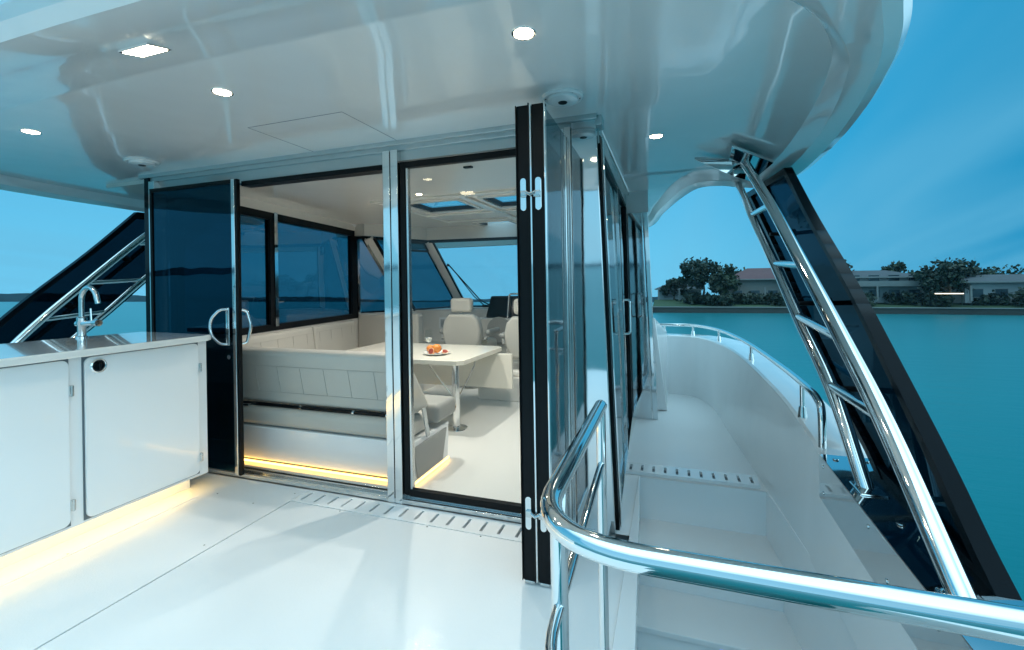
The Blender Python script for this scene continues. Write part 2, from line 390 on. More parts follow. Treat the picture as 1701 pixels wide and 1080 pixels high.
for hz in (1.62, .30):
    h = MB()
    for x in (-.563, -.499):
        poly = []
        for (cz_, a0) in ((hz+.055, 0), (hz-.055, 180)):
            for k in range(9): a = R(a0+180*k/8); poly.append((x+.013*math.cos(a), 1.7985, cz_+.013*math.sin(a)))
        h.prism(poly, (0,-.003,0), b=.001, seg=1)
    h = h.build('hinge', 'steel', fdr, wn=True)
    MB().rbox(-.572, -.545, 1.785, 1.797, hz-.012, hz+.014, .002).rbox(-.517, -.49, 1.785, 1.797, hz-.014, hz+.012, .002).tube([(-.548,1.787,hz+.006),(-.53,1.782,hz-.004),(-.513,1.787,hz+.004)], .008, 10).build('hinge_knuckle', 'brush', h)

# starboard side: sliding side door (dark) and polished bulkhead
side = thing('side_door', (-.3, 3.3, 0), 'dark glass sliding side door with chrome frame facing the side deck', 'door')
def sx(y, z):   # wall leans inboard upward
    xb = -.262 - (y-2.3)*.038; xt = -.330 - (y-2.3)*.018
    return xb + (xt-xb)*z/2.05
def wallbox(y0, y1, z0, z1, o0, o1):
    return MB().hexa([(sx(y0,z0)+o0,y0,z0),(sx(y0,z0)+o1,y0,z0),(sx(y1,z0)+o1,y1,z0),(sx(y1,z0)+o0,y1,z0),
                      (sx(y0,z1)+o0,y0,z1),(sx(y0,z1)+o1,y0,z1),(sx(y1,z1)+o1,y1,z1),(sx(y1,z1)+o0,y1,z1)])
part(wallbox(2.40, 4.28, .04, 1.93, -.02, -.012), 'pane', 'sideglass', side)
part(wallbox(2.335, 2.37, 0, 2.0, -.05, .012), 'rubber_seal', 'black', side)
part(wallbox(2.37, 2.42, 0, 2.0, -.05, .020), 'chrome_post', 'steel', side)
part(wallbox(2.42, 4.30, 1.93, 1.96, -.05, .004), 'top_seal', 'black', side)
part(wallbox(2.33, 4.32, 1.96, 2.06, -.08, .008), 'header', 'frame', side)
part(wallbox(2.42, 4.30, 0, .035, -.05, .01), 'sill', 'steel', side)
for y in (3.30, 3.38): part(wallbox(y, y+.035, .035, 1.93, -.03, .012), 'stile', 'steel' if y < 3.35 else 'black', side)
part(wallbox(4.2, 4.28, .035, 1.93, -.03, .010), 'rubber_seal', 'black', side)
hx = sx(3.5, 1.0)
part(MB().rbox(hx+.008, hx+.014, 3.40, 3.47, .86, 1.13, .002), 'handle_plate', 'steel', side)
MB().tube(fillet([(hx+.01,3.45,1.12),(hx+.055,3.46,1.12),(hx+.055,3.46,.87),(hx+.01,3.45,.87)], .02), .009, 10).build('handle_grip', 'steel', side)

bk = thing('bulkhead', (-.24, 4.33, 0), 'polished steel bulkhead standing across the side deck beyond the side door', 'bulkhead')
part(MB().hexa([(-.40,4.31,.0),(-.16,4.31,.0),(-.16,4.36,.0),(-.40,4.36,.0),(-.40,4.31,1.885),(-.225,4.31,1.885),(-.225,4.36,1.885),(-.40,4.36,1.885)], b=.003), 'plate', 'mirror', bk)
part(MB().hexa([(-.153,4.31,.0),(-.108,4.31,.0),(-.108,4.36,.0),(-.153,4.36,.0),(-.218,4.31,1.885),(-.17,4.31,1.885),(-.17,4.36,1.885),(-.218,4.36,1.885)], b=.003), 'edge_plate', 'mirror', bk)
part(MB().box(-.41, -.165, 4.305, 4.365, 1.886, 2.10), 'top_plate', 'ceil', bk)
tag(MB().hexa([(-.30,4.62,0.005),(-.03,4.62,.005),(-.03,5.3,.005),(-.30,5.3,.005),(-.30,4.62,.93),(-.13,4.62,.90),(-.02,4.9,.74),(-.30,4.9,.93)], b=.01).build('side_locker', 'gel', wn=True), 'tall white moulded panel just forward of the steel bulkhead', 'locker')
# saloon outer side forward of the bulkhead
tag(MB().box(-.46, -.36, 4.38, 7.3, -.02, 2.07).build('saloon_side_wall', 'gel'), 'white saloon side wall running forward behind the steel bulkhead', 'wall')

# ================================================================== BULWARK (starboard + port) with rail, ladder
INN = [(-.45,5.46,.64),(-.01,5.38,.64),(.25,5.30,.64),(.43,4.86,.64),(.54,4.13,.63),(.585,3.02,.595),(.60,2.45,.53),(.605,2.24,.485),(.605,1.41,.45),(.60,.5,.42),(.60,-.9,.38)]
BAS = [(-.45,5.45,-.02),(-.05,5.36,-.02),(.24,5.28,-.02),(.39,4.85,-.02),(.45,4.09,-.02),(.53,3.12,-.02),(.575,2.55,-.02),(.59,2.24,-.02),(.60,1.41,-.02),(.60,.5,-.02),(.60,-.9,-.02)]
OUT = [(-.45,5.72,.63),(.05,5.62,.63),(.46,5.50,.63),(.69,5.02,.63),(.755,4.2,.62),(.80,3.02,.585),(.81,2.45,.51),(.81,2.24,.475),(.80,1.41,.44),(.80,.5,.41),(.80,-.9,.37)]
KEL = [(-.45,5.9,-1.3),(.05,5.8,-1.3),(.46,5.6,-1.3),(.69,5.1,-1.3),(.80,4.2,-1.3),(.84,3.02,-1.3),(.85,2.45,-1.3),(.85,2.24,-1.3),(.84,1.41,-1.3),(.84,.5,-1.3),(.84,-.9,-1.3)]
def strip(mb, A, B):
    n = len(A); base = len(mb.v); mb.v += [tuple(p) for p in A]+[tuple(p) for p in B]
    for i in range(n-1): mb.f.append((base+i, base+i+1, base+n+i+1, base+n+i))
def bulwark(mir, label):
    f = (lambda L: [(2*cx-p[0], p[1], p[2]) for p in L]) if mir else (lambda L: L)
    t = thing('bulwark', f([(.7,2,-1.3)])[0], label, 'bulwark', 'bulwarks along the hull')
    I, B_, O, K = [crom(f(L), 6) for L in (INN, BAS, OUT, KEL)]
    I2 = [Vector((p.x, p.y, p.z-.012)) for p in I]
    m = MB(); strip(m, B_, I2); strip(m, O, K); m.build('side_panel', 'gel', t, ang=50, fix=False)
    m = MB(); O2 = [Vector((p.x, p.y, p.z)) for p in O]
    a = [p.lerp(q, .06) + Vector((0,0,.012)) for p, q in zip(I, O)]; bb = [p.lerp(q, .93) + Vector((0,0,.012)) for p, q in zip(I, O)]
    strip(m, I2, I); strip(m, I, a); strip(m, a, bb); strip(m, bb, O2); strip(m, O2, [Vector((p.x+(-.012 if mir else .012), p.y, p.z-.04)) for p in O2])
    m.build('cap', 'gel', t, ang=60, fix=False)
    return t
bulwark(False, 'white flared bulwark with rounded cap along the starboard side deck')
bulwark(True, 'white bulwark on the port side behind the wet bar')

sr = thing('side_rail', (.68, 3.5, .6), 'low polished steel rail on short posts along the starboard bulwark cap', 'handrail')
rp = [(-.3,5.52,.755),(.0,5.50,.755),(.28,5.43,.755),(.48,4.95,.755),(.58,4.05,.755),(.615,3.0,.745),(.625,2.52,.728),(.63,2.39,.705),(.632,2.345,.66),(.632,2.34,.49)]
MB().tube(crom(rp, 6), .0165, 16).build('tube', 'steel', sr)
for (x, y, z, zt) in [(-.05,5.50,.64,.755),(.25,5.445,.64,.755),(.47,4.98,.64,.755),(.597,3.92,.63,.75),(.624,2.62,.56,.735)]:
    MB().tube([(x,y,z),(x,y,z+.055)], .022, 16, r2=.0155).tube([(x,y,z+.055),(x,y,zt)], .011, 12).build('post', 'steel', sr)
# ladder strut
def ladder(X0, s, label, dy=0, ky=1.):
    """hardtop support: two leaning tubes with cross bars; s=+1 starboard, -1 port"""
    t = thing('support_ladder', (X0, 1.7+dy, .46), label, 'support ladder', 'tubular hardtop supports with crossbars')
    def q(p): return (X0+s*(p[0]-.63), 1.83+(p[1]-1.83)*ky+dy, p[2])
    T2 = crom([q(p) for p in [(.66,1.36,.45),(.63,1.70,.79),(.60,1.99,1.04),(.575,2.34,1.30),(.545,2.78,1.62),(.52,3.10,1.84),(.49,3.30,2.00),(.47,3.35,2.05)]], 5)
    T1 = crom([q(p) for p in [(.665,1.95,.47),(.63,2.20,.80),(.60,2.58,1.07),(.58,2.93,1.32),(.55,3.45,1.67),(.53,3.9,1.97),(.52,4.0,2.03)]], 5)
    MB().tube(T2, .0285, 20).build('outer_tube', 'steel', t); MB().tube(T1, .0265, 20).build('inner_tube', 'steel', t)
    for (a, b_) in [((.55,3.50,1.70),(.545,2.86,1.67)),((.58,2.97,1.345),(.575,2.36,1.315)),((.60,2.58,1.07),(.60,1.98,1.03)),((.63,2.21,.81),(.63,1.73,.81))]:
        MB().tube([q(a), q(b_)], .0185, 16).build('crossbar', 'steel', t)
    for p in ((.665,1.95,.47), (.66,1.36,.45)):
        MB().rbox(*sorted((q((p[0]-.045,0,0))[0], q((p[0]+.045,0,0))[0])), q(p)[1]-.06, q(p)[1]+.055, p[2]-.015, p[2]+.03, .008).build('foot', 'steel', t, wn=True)
    # top bracket: diamond plate + fin
    MB().prism([q(p) for p in [(.36,2.92,2.045),(.66,3.36,2.03),(.62,3.95,2.03),(.40,3.55,2.045)]], (0,0,-.018), b=.003).build('top_plate', 'mirror', t, wn=True)
    MB().hexa([q(p) for p in [(.17,3.16,2.035),(.42,3.30,1.93),(.50,3.42,1.93),(.40,3.50,2.03),(.17,3.15,2.05),(.40,3.28,2.05),(.52,3.40,2.05),(.40,3.52,2.05)]], b=.002, seg=1).build('fin', 'mirror', t, wn=True)
    return t
ladder(.63, 1, 'polished steel ladder shaped hardtop support standing on the starboard bulwark')
ladder(-4.62, -1, 'polished steel ladder shaped hardtop support seen behind the faucet', .20, .72)

def wing(X0, s, label, dy=0, ky=1.):
    t = thing('wing_panel', (X0, 1.9+dy, .4), label, 'wing panel', 'dark glass wing panels')
    def q(p): return (X0+s*(p[0]-.78), 1.83+(p[1]-1.83)*ky+dy, p[2])
    aft = [(.76,1.40,.455),(.76,1.526,.553),(.76,1.704,.709),(.76,2.009,.948),(.76,2.35,1.205),(.755,2.90,1.587),(.75,3.43,1.99)]
    fwd = [(.76,2.12,.50),(.76,2.24,.565),(.76,2.54,.703),(.76,3.01,.971),(.75,3.51,1.31),(.72,3.98,1.65),(.66,4.36,2.0)]
    A = crom([q(p) for p in aft], 5); F_ = crom([q(p) for p in fwd], 5)
    dv = Vector((s*.03,0,0))
    m = MB(); strip(m, A, F_); strip(m, [p+dv*.3 for p in F_], [p+dv*.3 for p in A]); m.build('pane', 'wingglass', t, fix=False)
    def edge(P, w, dirn):
        m = MB(); n = len(P)
        for i in range(n-1):
            a, b_ = P[i], P[i+1]; o1 = dirn[i]; o2 = dirn[i+1]
            m.hexa([a-dv*.6, a+dv, a+dv+o1*w, a-dv*.6+o1*w, b_-dv*.6, b_+dv, b_+dv+o2*w, b_-dv*.6+o2*w])
        return m
    nin = [(f_-a).normalized() for a, f_ in zip(A, F_)]
    edge(A, .055, nin).build('aft_frame', 'framedark', t); edge(F_, -.07, nin).build('forward_frame', 'framedark', t)
    m = MB(); a, f_ = A[0], F_[0]; u = (A[1]-A[0]).normalized()
    m.hexa([a-dv*.5, a+dv*.9, f_+dv*.9, f_-dv*.5, a-dv*.5+u*.06, a+dv*.9+u*.06, f_+dv*.9+u*.06, f_-dv*.5+u*.06])
    m.build('end_frame', 'framedark', t); m = MB()
    a, f_ = A[-1], F_[-1]; u = (A[-2]-A[-1]).normalized()
    m.hexa([a-dv*.5, a+dv*.9, f_+dv*.9, f_-dv*.5, a-dv*.5+u*.09, a+dv*.9+u*.09, f_+dv*.9+u*.09, f_-dv*.5+u*.09])
    m.build('end_frame', 'framedark', t)
    for i in (12, 18, 24):
        k = i; a, f_ = A[k], F_[k]; c = a.lerp(f_, .45)
        MB().tube([c+Vector((-s*.13,-.02,0)), c], .012, 10).lathe([(0,-.006),(.028,-.006),(.028,.006),(0,.006)], tuple(c-dv*.4), 16, 'x').build('standoff', 'black', t)
    m = MB()
    mid = [p.lerp(q_, .5) for p, q_ in zip(A, F_)]
    edge(mid, .035, nin).build('middle_mullion', 'framedark', t)
    return t
wing(.78, 1, 'dark glass wing panel outboard of the starboard ladder support')
wing(-4.80, -1, 'dark glass wing panel outboard of the port support behind the wet bar', -.06, .72)

pl = thing('base_plate', (.68, 1.5, .25), 'folded stainless plate screwed over the bulwark under the starboard ladder', 'cover plate')
y0_, y1_ = 1.0, 2.26
def pz(y): return .468+(y-1.41)*.042
m = MB(); ys = [1.0, 1.41, 1.8, 2.25]
strip(m, [(.596,y,pz(y)+.004) for y in ys], [(.79,y,pz(y)+.004) for y in ys])
m.build('top_face', 'mirror', pl, fix=False)
m = MB(); strip(m, [(.594,y,pz(y)-.18) for y in ys], [(.594,y,pz(y)+.003) for y in ys]); m.build('inner_face', 'mirror', pl, fix=False)
for (x, y) in [(.64,2.20),(.75,2.21),(.67,1.72),(.76,1.75)]:
    MB().lathe([(0,0),(.011,0),(.010,.003),(0,.003)], (x,y,pz(y)+.006), 14).build('screw', 'brush', pl)
for (y, z) in [(2.20,-.03),(2.20,-.14),(1.75,-.03),(1.62,-.12),(1.35,-.05)]:
    MB().lathe([(0,0),(.008,0),(.007,-.003),(0,-.003)], (.594,y,pz(y)+z), 12, 'x').build('screw', 'brush', pl)

# foreground handrail
hr = thing('stair_handrail', (-.187, 1.0, 0), 'thick polished steel handrail curving around the stairwell in the foreground', 'handrail')
top = fillet([(-.187,1.298,.9),(-.187,.594,.9),(2.0,.594,.9)], .16, 14)
MB().tube(top, .0172, 24).build('top_rail', 'steel', hr)
MB().tube([(-.187,1.298,.9),(-.187,1.298,.905)], .018, 24).sphere((-.187,1.298,.9), .0178, 16).build('end_cap', 'steel', hr)
MB().tube([(-.187,1.298,0.0),(-.187,1.298,.9)], .0135, 18).build('post', 'steel', hr)
MB().tube([(-.187,.775,0.0),(-.187,.775,.9)], .0147, 18).build('post', 'steel', hr)
MB().tube(fillet([(-.187,1.298,.738),(-.187,.594,.675),(2.0,.594,.675)], .14, 10), .0098, 14).build('lower_rail', 'steel', hr)
MB().lathe([(0,0),(.035,0),(.033,.008),(.016,.012),(0,.012)], (-.187,1.298,.012), 24).build('foot_flange', 'steel', hr)

# ================================================================== HARDTOP
OUTR = [(-1.93,.73),(-1.0,.75),(-.3,.80),(.2,.95),(.5,1.24),(.67,1.60),(.755,1.85),(.80,2.05),(.865,2.42),(.925,2.97),(.95,3.6),(.90,4.02),(.73,4.16),(.55,4.10),(.40,3.97),(.27,3.98),(.17,4.30),(.0,5.2),(-.20,6.5),(-.8,7.5),(-1.93,7.7)]
LINR = [(-1.93,.80),(-1.0,.82),(-.32,.87),(.15,1.01),(.43,1.28),(.59,1.62),(.67,1.86),(.715,2.06),(.78,2.43),(.838,2.97),(.86,3.6),(.83,3.93),(.70,4.07),(.55,4.01),(.40,3.88),(.24,3.90),(.12,4.28),(-.05,5.2),(-.25,6.45),(-.85,7.4),(-1.93,7.6)]
CRE = [(-1.93,.94),(-1.0,.96),(-.36,1.01),(.06,1.12),(.33,1.36),(.50,1.66),(.60,1.88),(.65,2.07),(.715,2.43),(.775,2.97),(.79,3.55),(.76,3.84),(.66,3.95),(.52,3.9),(.37,3.80),(.2,3.84),(.07,4.25),(-.1,5.2),(-.29,6.4),(-.9,7.3),(-1.93,7.5)]
ARC = [(-1.93,1.17),(-1.0,1.19),(-.42,1.22),(-.06,1.29),(.22,1.42),(.42,1.62),(.545,1.86),(.60,2.05),(.655,2.42),(.695,2.95),(.71,3.5),(.68,3.72),(.6,3.80),(.48,3.75),(.34,3.68),(.15,3.75),(.02,4.2),(-.14,5.2),(-.32,6.3),(-.95,7.2),(-1.93,7.4)]
IN2 = [(-1.93,1.20),(-1.0,1.22),(-.43,1.25),(-.08,1.32),(.19,1.45),(.38,1.64),(.505,1.87),(.56,2.06),(.61,2.42),(.65,2.94),(.66,3.45),(.63,3.62),(.56,3.70),(.45,3.65),(.32,3.6),(.11,3.7),(-.01,4.2),(-.16,5.2),(-.33,6.25),(-.98,7.15),(-1.93,7.35)]
def ring(L, z):
    full = [(p[0], p[1], 0) for p in L]; full += [(2*cx-p[0], p[1], 0) for p in L[-2:0:-1]]
    c = crom(full, 6, True)
    return [Vector((p.x, p.y, z(p) if callable(z) else z)) for p in c]
ZC = 2.079
rings = [ring(IN2, ZC), ring(ARC, ZC-.006), ring([((a[0]*.5+b_[0]*.5), (a[1]*.5+b_[1]*.5)) for a, b_ in zip(ARC, CRE)], ZC-.035), ring(CRE, 2.022), ring([((a[0]*.93+b_[0]*.07), (a[1]*.93+b_[1]*.07)) for a, b_ in zip(CRE, LINR)], 2.017),
         ring(LINR, 1.995), ring([((a[0]*.8+b_[0]*.2), (a[1]*.8+b_[1]*.2)) for a, b_ in zip(LINR, OUTR)], 1.992),
         ring([((a[0]*.25+b_[0]*.75), (a[1]*.25+b_[1]*.75)) for a, b_ in zip(LINR, OUTR)], 2.015), ring(OUTR, 2.045), ring(OUTR, 2.09), ring([((a[0]*.3+b_[0]*.7), (a[1]*.3+b_[1]*.7)) for a, b_ in zip(LINR, OUTR)], 2.14), ring(CRE, 2.19)]
n = len(rings[0]); hm = MB()
for r_ in rings: hm.v += [tuple(p) for p in r_]
for k in range(len(rings)-1):
    for i in range(n):
        a = k*n+i; b_ = k*n+(i+1) % n; hm.f.append((a, b_, b_+n, a+n))
def capfill(mb, ringv, base, z, flip):
    # aft part as one polygon, sides forward of Y=2.27 as strips outside the saloon
    pts = ringv; YS = 2.27; xl, xr = -3.60, -.335
    aft = [i for i in range(n) if pts[i].y < YS]
    # contiguous order
    st_ = next(i for i in range(n) if pts[i].y < YS and pts[i-1].y >= YS)
    seq = []; i = st_
    while pts[i % n].y < YS: seq.append(i % n); i += 1
    first, last = seq[0], seq[-1]
    nb = len(mb.v)
    side_pts = [Vector((xl if pts[first].x < cx else xr, YS, z)), Vector((xr if pts[first].x < cx else xl, YS, z))]
    mb.v += [tuple(side_pts[0]), tuple(side_pts[1])]
    mb.f.append(tuple([base+j for j in seq] + [nb+1, nb]))
    for sgn, start, step, X in ((0, last, 1, None), (1, first, -1, None)):
        Xw = xr if pts[start].x > cx else xl
        prev_o = base+start; prev_i = nb+1 if sgn == 0 else nb
        j = start+step
        while True:
            p = pts[j % n]
            if (Xw == xr and p.x < xr+.02) or (Xw == xl and p.x > xl-.02) or p.y > 7.0: break
            mb.v.append((Xw, max(p.y, YS+.001), z)); ni = len(mb.v)-1
            mb.f.append((prev_o, base+(j % n), ni, prev_i)); prev_o = base+(j % n); prev_i = ni; j += step
capfill(hm, rings[0], 0, ZC, False)
capfill(hm, rings[-1], (len(rings)-1)*n, 2.19, True)
ht = thing('hardtop', (cx, 3.5, 2.0), 'glossy white moulded hardtop overhanging the cockpit with rounded corners', 'hardtop')
hs = hm.build('shell', 'ceil', ht, ang=24)
# access hatch in the ceiling
lines = MB()
hp = [(-2.04,1.778),(-1.451,1.778),(-1.451,2.24),(-2.04,2.24)]
for a, b_ in zip(hp, hp[1:]+hp[:1]): lines.tube([(a[0],a[1],ZC+.0005),(b_[0],b_[1],ZC+.0005)], .0022, 6)
lines.build('access_hatch_seam', 'groove', ht)
# soft step along saloon side
tag(MB().rbox(-3.62,-.32,2.235,2.262,2.055,2.10,.004).build('ceiling_trim', 'frame', wn=True), 'grey trim strip where the cockpit ceiling meets the door header', 'trim')

def downlight(x, y, z, label, interior=False, power=7, r=.033, grp='round downlights'):
    t = thing('downlight', (x, y, z), label, 'ceiling light', grp)
    MB().lathe([(r+.001,-.001),(r+.007,-.003),(r+.009,.002),(r+.001,.004)], (x,y,z), 28).build('bezel', 'steel', t)
    MB().lathe([(0,-.002),(r,-.002),(r,.001),(0,.001)], (x,y,z), 28).build('lens', 'lamp', t)
    L = bpy.data.lights.new('downlight_lamp', 'SPOT'); L.energy = power; L.color = (1., .86, .66) if not interior else (1., .95, .85); L.spot_size = R(150); L.spot_blend = 1; L.shadow_soft_size = .03
    lo = bpy.data.objects.new('downlight_lamp', L); COL.objects.link(lo); lo.location = (0,0,-.012); lo.parent = t
    return t
downlight(-3.112,1.42,ZC,'leftmost round downlight in the cockpit ceiling near the port edge', grp='cockpit ceiling downlights')
downlight(-1.768,1.42,ZC,'middle round downlight in the cockpit ceiling behind the access hatch', grp='cockpit ceiling downlights')
downlight(-.441,1.44,ZC,'brightest round downlight in the cockpit ceiling above the folded doors', grp='cockpit ceiling downlights')
downlight(-.054,2.72,ZC,'round downlight in the overhang above the starboard side deck', grp='cockpit ceiling downlights')
# square light on the sloping aft band
sq = thing('square_light', (-1.63, 1.045, 2.04), 'bright square ceiling light near the aft edge of the hardtop', 'ceiling light')
sl = .255
def sqp(x, y, o): return (x, y, 2.0275+(y-.99)*sl+o)
MB().hexa([sqp(x_,y_,o_) for o_ in (-.006,.0) for x_,y_ in ((-1.668,.99),(-1.548,.99),(-1.548,1.05),(-1.668,1.05))]).build('lens', 'lamp', sq)
MB().hexa([sqp(x_,y_,o_) for o_ in (-.004,.004) for x_,y_ in ((-1.676,.982),(-1.540,.982),(-1.540,1.058),(-1.676,1.058))]).build('bezel', 'steel', sq)
L = bpy.data.lights.new('square_lamp', 'SPOT'); L.energy = 12; L.color = (1.,.88,.68); L.spot_size = R(160); L.spot_blend = 1; L.shadow_soft_size = .06
lo = bpy.data.objects.new('square_lamp', L); COL.objects.link(lo); lo.parent = sq; lo.location = (0,-.02,-.04); lo.rotation_euler = (R(-14),0,0)

for (x, y, lab) in [(-3.20,2.0,'round white ceiling speaker above the dark sliding door'), (-.433,1.99,'round white ceiling speaker above the folded door leaves')]:
    t = thing('ceiling_speaker', (x,y,ZC), lab, 'speaker', 'round ceiling speakers')
    MB().lathe([(0,.001),(.093,.001),(.093,-.006),(.086,-.012),(.080,-.012),(.078,-.008),(0,-.008)], (x,y,ZC), 40).build('rim', 'gel', t)
    MB().lathe([(0,0),(.070,0),(.066,-.010),(.045,-.016),(.022,-.016),(0,-.016)], (x,y,ZC-.009), 40).build('cone', 'gel', t)
    MB().lathe([(0,0),(.021,0),(.019,-.003),(0,-.003)], (x,y,ZC-.0245), 24).build('dust_cap', 'black', t)
    for k in range(6):
        a = k*math.pi/3+.3; MB().lathe([(0,0),(.004,0),(.004,-.002),(0,-.002)], (x+.076*math.cos(a), y+.076*math.sin(a), ZC-.0075), 8).build('screw', 'black', t)

# ================================================================== SALOON
# ceiling with hatch openings
hat = [(-2.42,-1.85,3.84,4.38), (-1.61,-1.05,3.84,4.38), (-2.32,-1.87,5.35,5.80), (-1.60,-1.15,5.35,5.80)]
xs = sorted({-4.15,-.33} | {h[0] for h in hat} | {h[1] for h in hat}); ysl = sorted({2.34,6.6} | {h[2] for h in hat} | {h[3] for h in hat})
sc_ = thing('saloon_ceiling', (cx,4.5,2.05), 'cream moulded saloon ceiling with recessed hatches', 'ceiling')
m = MB()
for i in range(len(xs)-1):
    for j in range(len(ysl)-1):
        mx, my = (xs[i]+xs[i+1])/2, (ysl[j]+ysl[j+1])/2
        if any(h[0] < mx < h[1] and h[2] < my < h[3] for h in hat): continue
        m.add([(xs[i],ysl[j],2.05),(xs[i+1],ysl[j],2.05),(xs[i+1],ysl[j+1],2.05),(xs[i],ysl[j+1],2.05)], [(0,3,2,1)])
        m.add([(xs[i],ysl[j],2.07),(xs[i+1],ysl[j],2.07),(xs[i+1],ysl[j+1],2.07),(xs[i],ysl[j+1],2.07)], [(0,1,2,3)])
m.build('panel', 'interior', sc_, fix=False, smooth=False)
MB().box(-4.15,-.33,2.335,2.34,2.05,2.19).box(-4.15,-.33,6.6,6.65,1.85,2.19).hexa([(-4.15,6.0,2.049),(-.33,6.0,2.049),(-.33,6.6,1.86),(-4.15,6.6,1.86),(-4.15,6.0,2.052),(-.33,6.0,2.052),(-.33,6.6,1.9),(-4.15,6.6,1.9)]).build('front_drop', 'interior', sc_)
m = MB()   # coffer ribs
for x in (-2.62,-1.73,-.85): m.rbox(x-.035, x+.035, 3.62, 5.2, 2.028, 2.052, .008)
for y in (3.65,4.62,5.15): m.rbox(-2.65,-.82,y-.03,y+.03,2.03,2.053,.008)
m.build('coffer_rib', 'interior', sc_, wn=True)
MB().box(-1.30,-1.24,2.8,2.83,2.04,2.051).build('ceiling_latch', 'black', sc_)
for i, h in enumerate(hat):
    t = thing('roof_hatch', ((h[0]+h[1])/2, (h[2]+h[3])/2, 2.05), ['large black framed roof hatch nearest the dining table','large black framed roof hatch beside the folded door','small roof hatch above the helm, left one','small roof hatch above the helm, right one'][i], 'roof hatch', 'roof hatches in the saloon ceiling')
    x0,x1,y0,y1 = h
    m = MB()
    for (a,b_,c,e) in ((x0,x0+.03,y0,y1),(x1-.03,x1,y0,y1),(x0+.03,x1-.03,y0,y0+.03),(x0+.03,x1-.03,y1-.03,y1)): m.box(a,b_,c,e,2.045,2.085)
    m.build('frame', 'black', t)
    MB().box(x0+.03,x1-.03,y0+.03,y1-.03,2.072,2.076).build('pane', 'screen', t)
    m = MB()
    for (a,b_,c,e) in ((x0-.03,x0,y0-.03,y1+.03),(x1,x1+.03,y0-.03,y1+.03),(x0,x1,y0-.03,y0),(x0,x1,y1,y1+.03)): m.box(a,b_,c,e,2.035,2.052)
    m.build('trim', 'interior', t)
for (x,y,lab) in [(-2.647,3.733,'saloon downlight left of the large roof hatch'),(-2.053,3.5,'saloon downlight just aft of the large roof hatch'),(-2.95,5.75,'far saloon downlight above the helm'),(-1.0,3.2,'saloon downlight hidden behind the folded door')]:
    downlight(x,y,2.049,lab,True,76,.024,'saloon downlights')

# port side windows
def px(y): return -3.43 - .17*(y-2.5) if y > 2.5 else -3.43
pw = thing('port_windows', (-3.6,3.8,.8), 'row of dark framed port side windows behind the sofa', 'window')
def pbox(mb, y0, y1, z0, z1, o0, o1):
    return mb.hexa([(px(y0)+o0,y0,z0),(px(y0)+o1,y0,z0),(px(y1)+o1,y1,z0),(px(y1)+o0,y1,z0),(px(y0)+o0,y0,z1),(px(y0)+o1,y0,z1),(px(y1)+o1,y1,z1),(px(y1)+o0,y1,z1)])
pbox(MB(), 2.36, 5.1, 0, .84, -.12, 0).build('lower_wall', 'interior', pw)
pbox(MB(), 2.36, 5.1, 1.97, 2.05, -.12, .02).build('upper_trim', 'interior', pw)
m = MB(); pbox(m, 2.36, 5.1, .84, .90, -.06, .006); pbox(m, 2.36, 5.1, 1.90, 1.97, -.06, .006); pbox(m, 2.36,2.42,.90,1.90,-.06,.006); pbox(m,3.33,3.38,.90,1.90,-.06,.006); pbox(m,4.83,4.95,.90,1.90,-.06,.006)
m.build('rubber_frame', 'black', pw)
pbox(MB(), 3.385, 3.43, .88, 1.975, -.05, .014).build('mullion', 'steel', pw)
pbox(MB(), 4.96, 5.02, .86, 1.985, -.05, .014).build('mullion', 'steel', pw)
pbox(MB(), 2.42, 3.33, .9, 1.9, -.03, -.022).build('pane', 'darkwin', pw)
pbox(MB(), 3.43, 4.83, .9, 1.9, -.03, -.022).build('pane', 'darkwin', pw)

# windscreen: three facets with slanted pillars
ws = thing('windscreen', (-2.6,6.2,.9), 'raked wraparound windscreen with pale slanted pillars at the helm', 'windscreen')
B0=(-3.90,5.1,.9); B1=(-3.55,5.75,.9); B2=(-2.93,6.20,.93); B3=(-.9,6.30,.93); B4=(-.35,5.3,.9)
T0=(-3.92,5.05,1.90); T1=(-3.62,4.90,1.87); T2=(-3.17,5.62,1.86); T3=(-.7,5.85,1.86); T4=(-.35,5.0,1.9)
def quad(a,b_,c,e,mat,nm): 
    nrm = (Vector(b_)-Vector(a)).cross(Vector(e)-Vector(a)).normalized()*.006
    return MB().prism([a,b_,c,e], nrm).build(nm, mat, ws)
quad(B0,B1,T1,T0,'darkwin','pane'); quad(B1,B2,T2,T1,'darkwin','pane'); quad(B2,B3,T3,T2,'screen','pane'); quad(B3,B4,T4,T3,'darkwin','pane')
def beam(a,b_,w,dp,mat,nm,wd=None):
    a=Vector(a);b_=Vector(b_);t=(b_-a).normalized();s_=Vector(wd if wd else (1,0,0));s_=(s_-t*s_.dot(t)).normalized();u=t.cross(s_)
    return MB().hexa([a-s_*w-u*dp,a+s_*w-u*dp,a+s_*w+u*dp,a-s_*w+u*dp,b_-s_*w-u*dp,b_+s_*w-u*dp,b_+s_*w+u*dp,b_-s_*w+u*dp], b=.006).build(nm, mat, ws, wn=True)
for a,b_ in ((B1,T1),(B2,T2)):
    beam(a,b_,.055,.03,'interior','pillar',(1,.5,0))
    ofs = Vector((.062,.03,0)); beam(Vector(a)+ofs,Vector(b_)+ofs,.013,.03,'black','pillar_seal',(1,.5,0))
    ofs = Vector((-.065,-.03,0)); beam(Vector(a)+ofs,Vector(b_)+ofs,.010,.03,'black','pillar_seal',(1,.5,0))
for a,b_ in ((B0,B1),(B1,B2),(B2,B3),(B3,B4)): beam(a,b_,.012,.012,'black','lower_seal',(0,0,1))
for a,b_ in ((T0,T1),(T1,T2),(T2,T3),(T3,T4)): beam(a,b_,.02,.02,'black','upper_seal',(0,0,1))
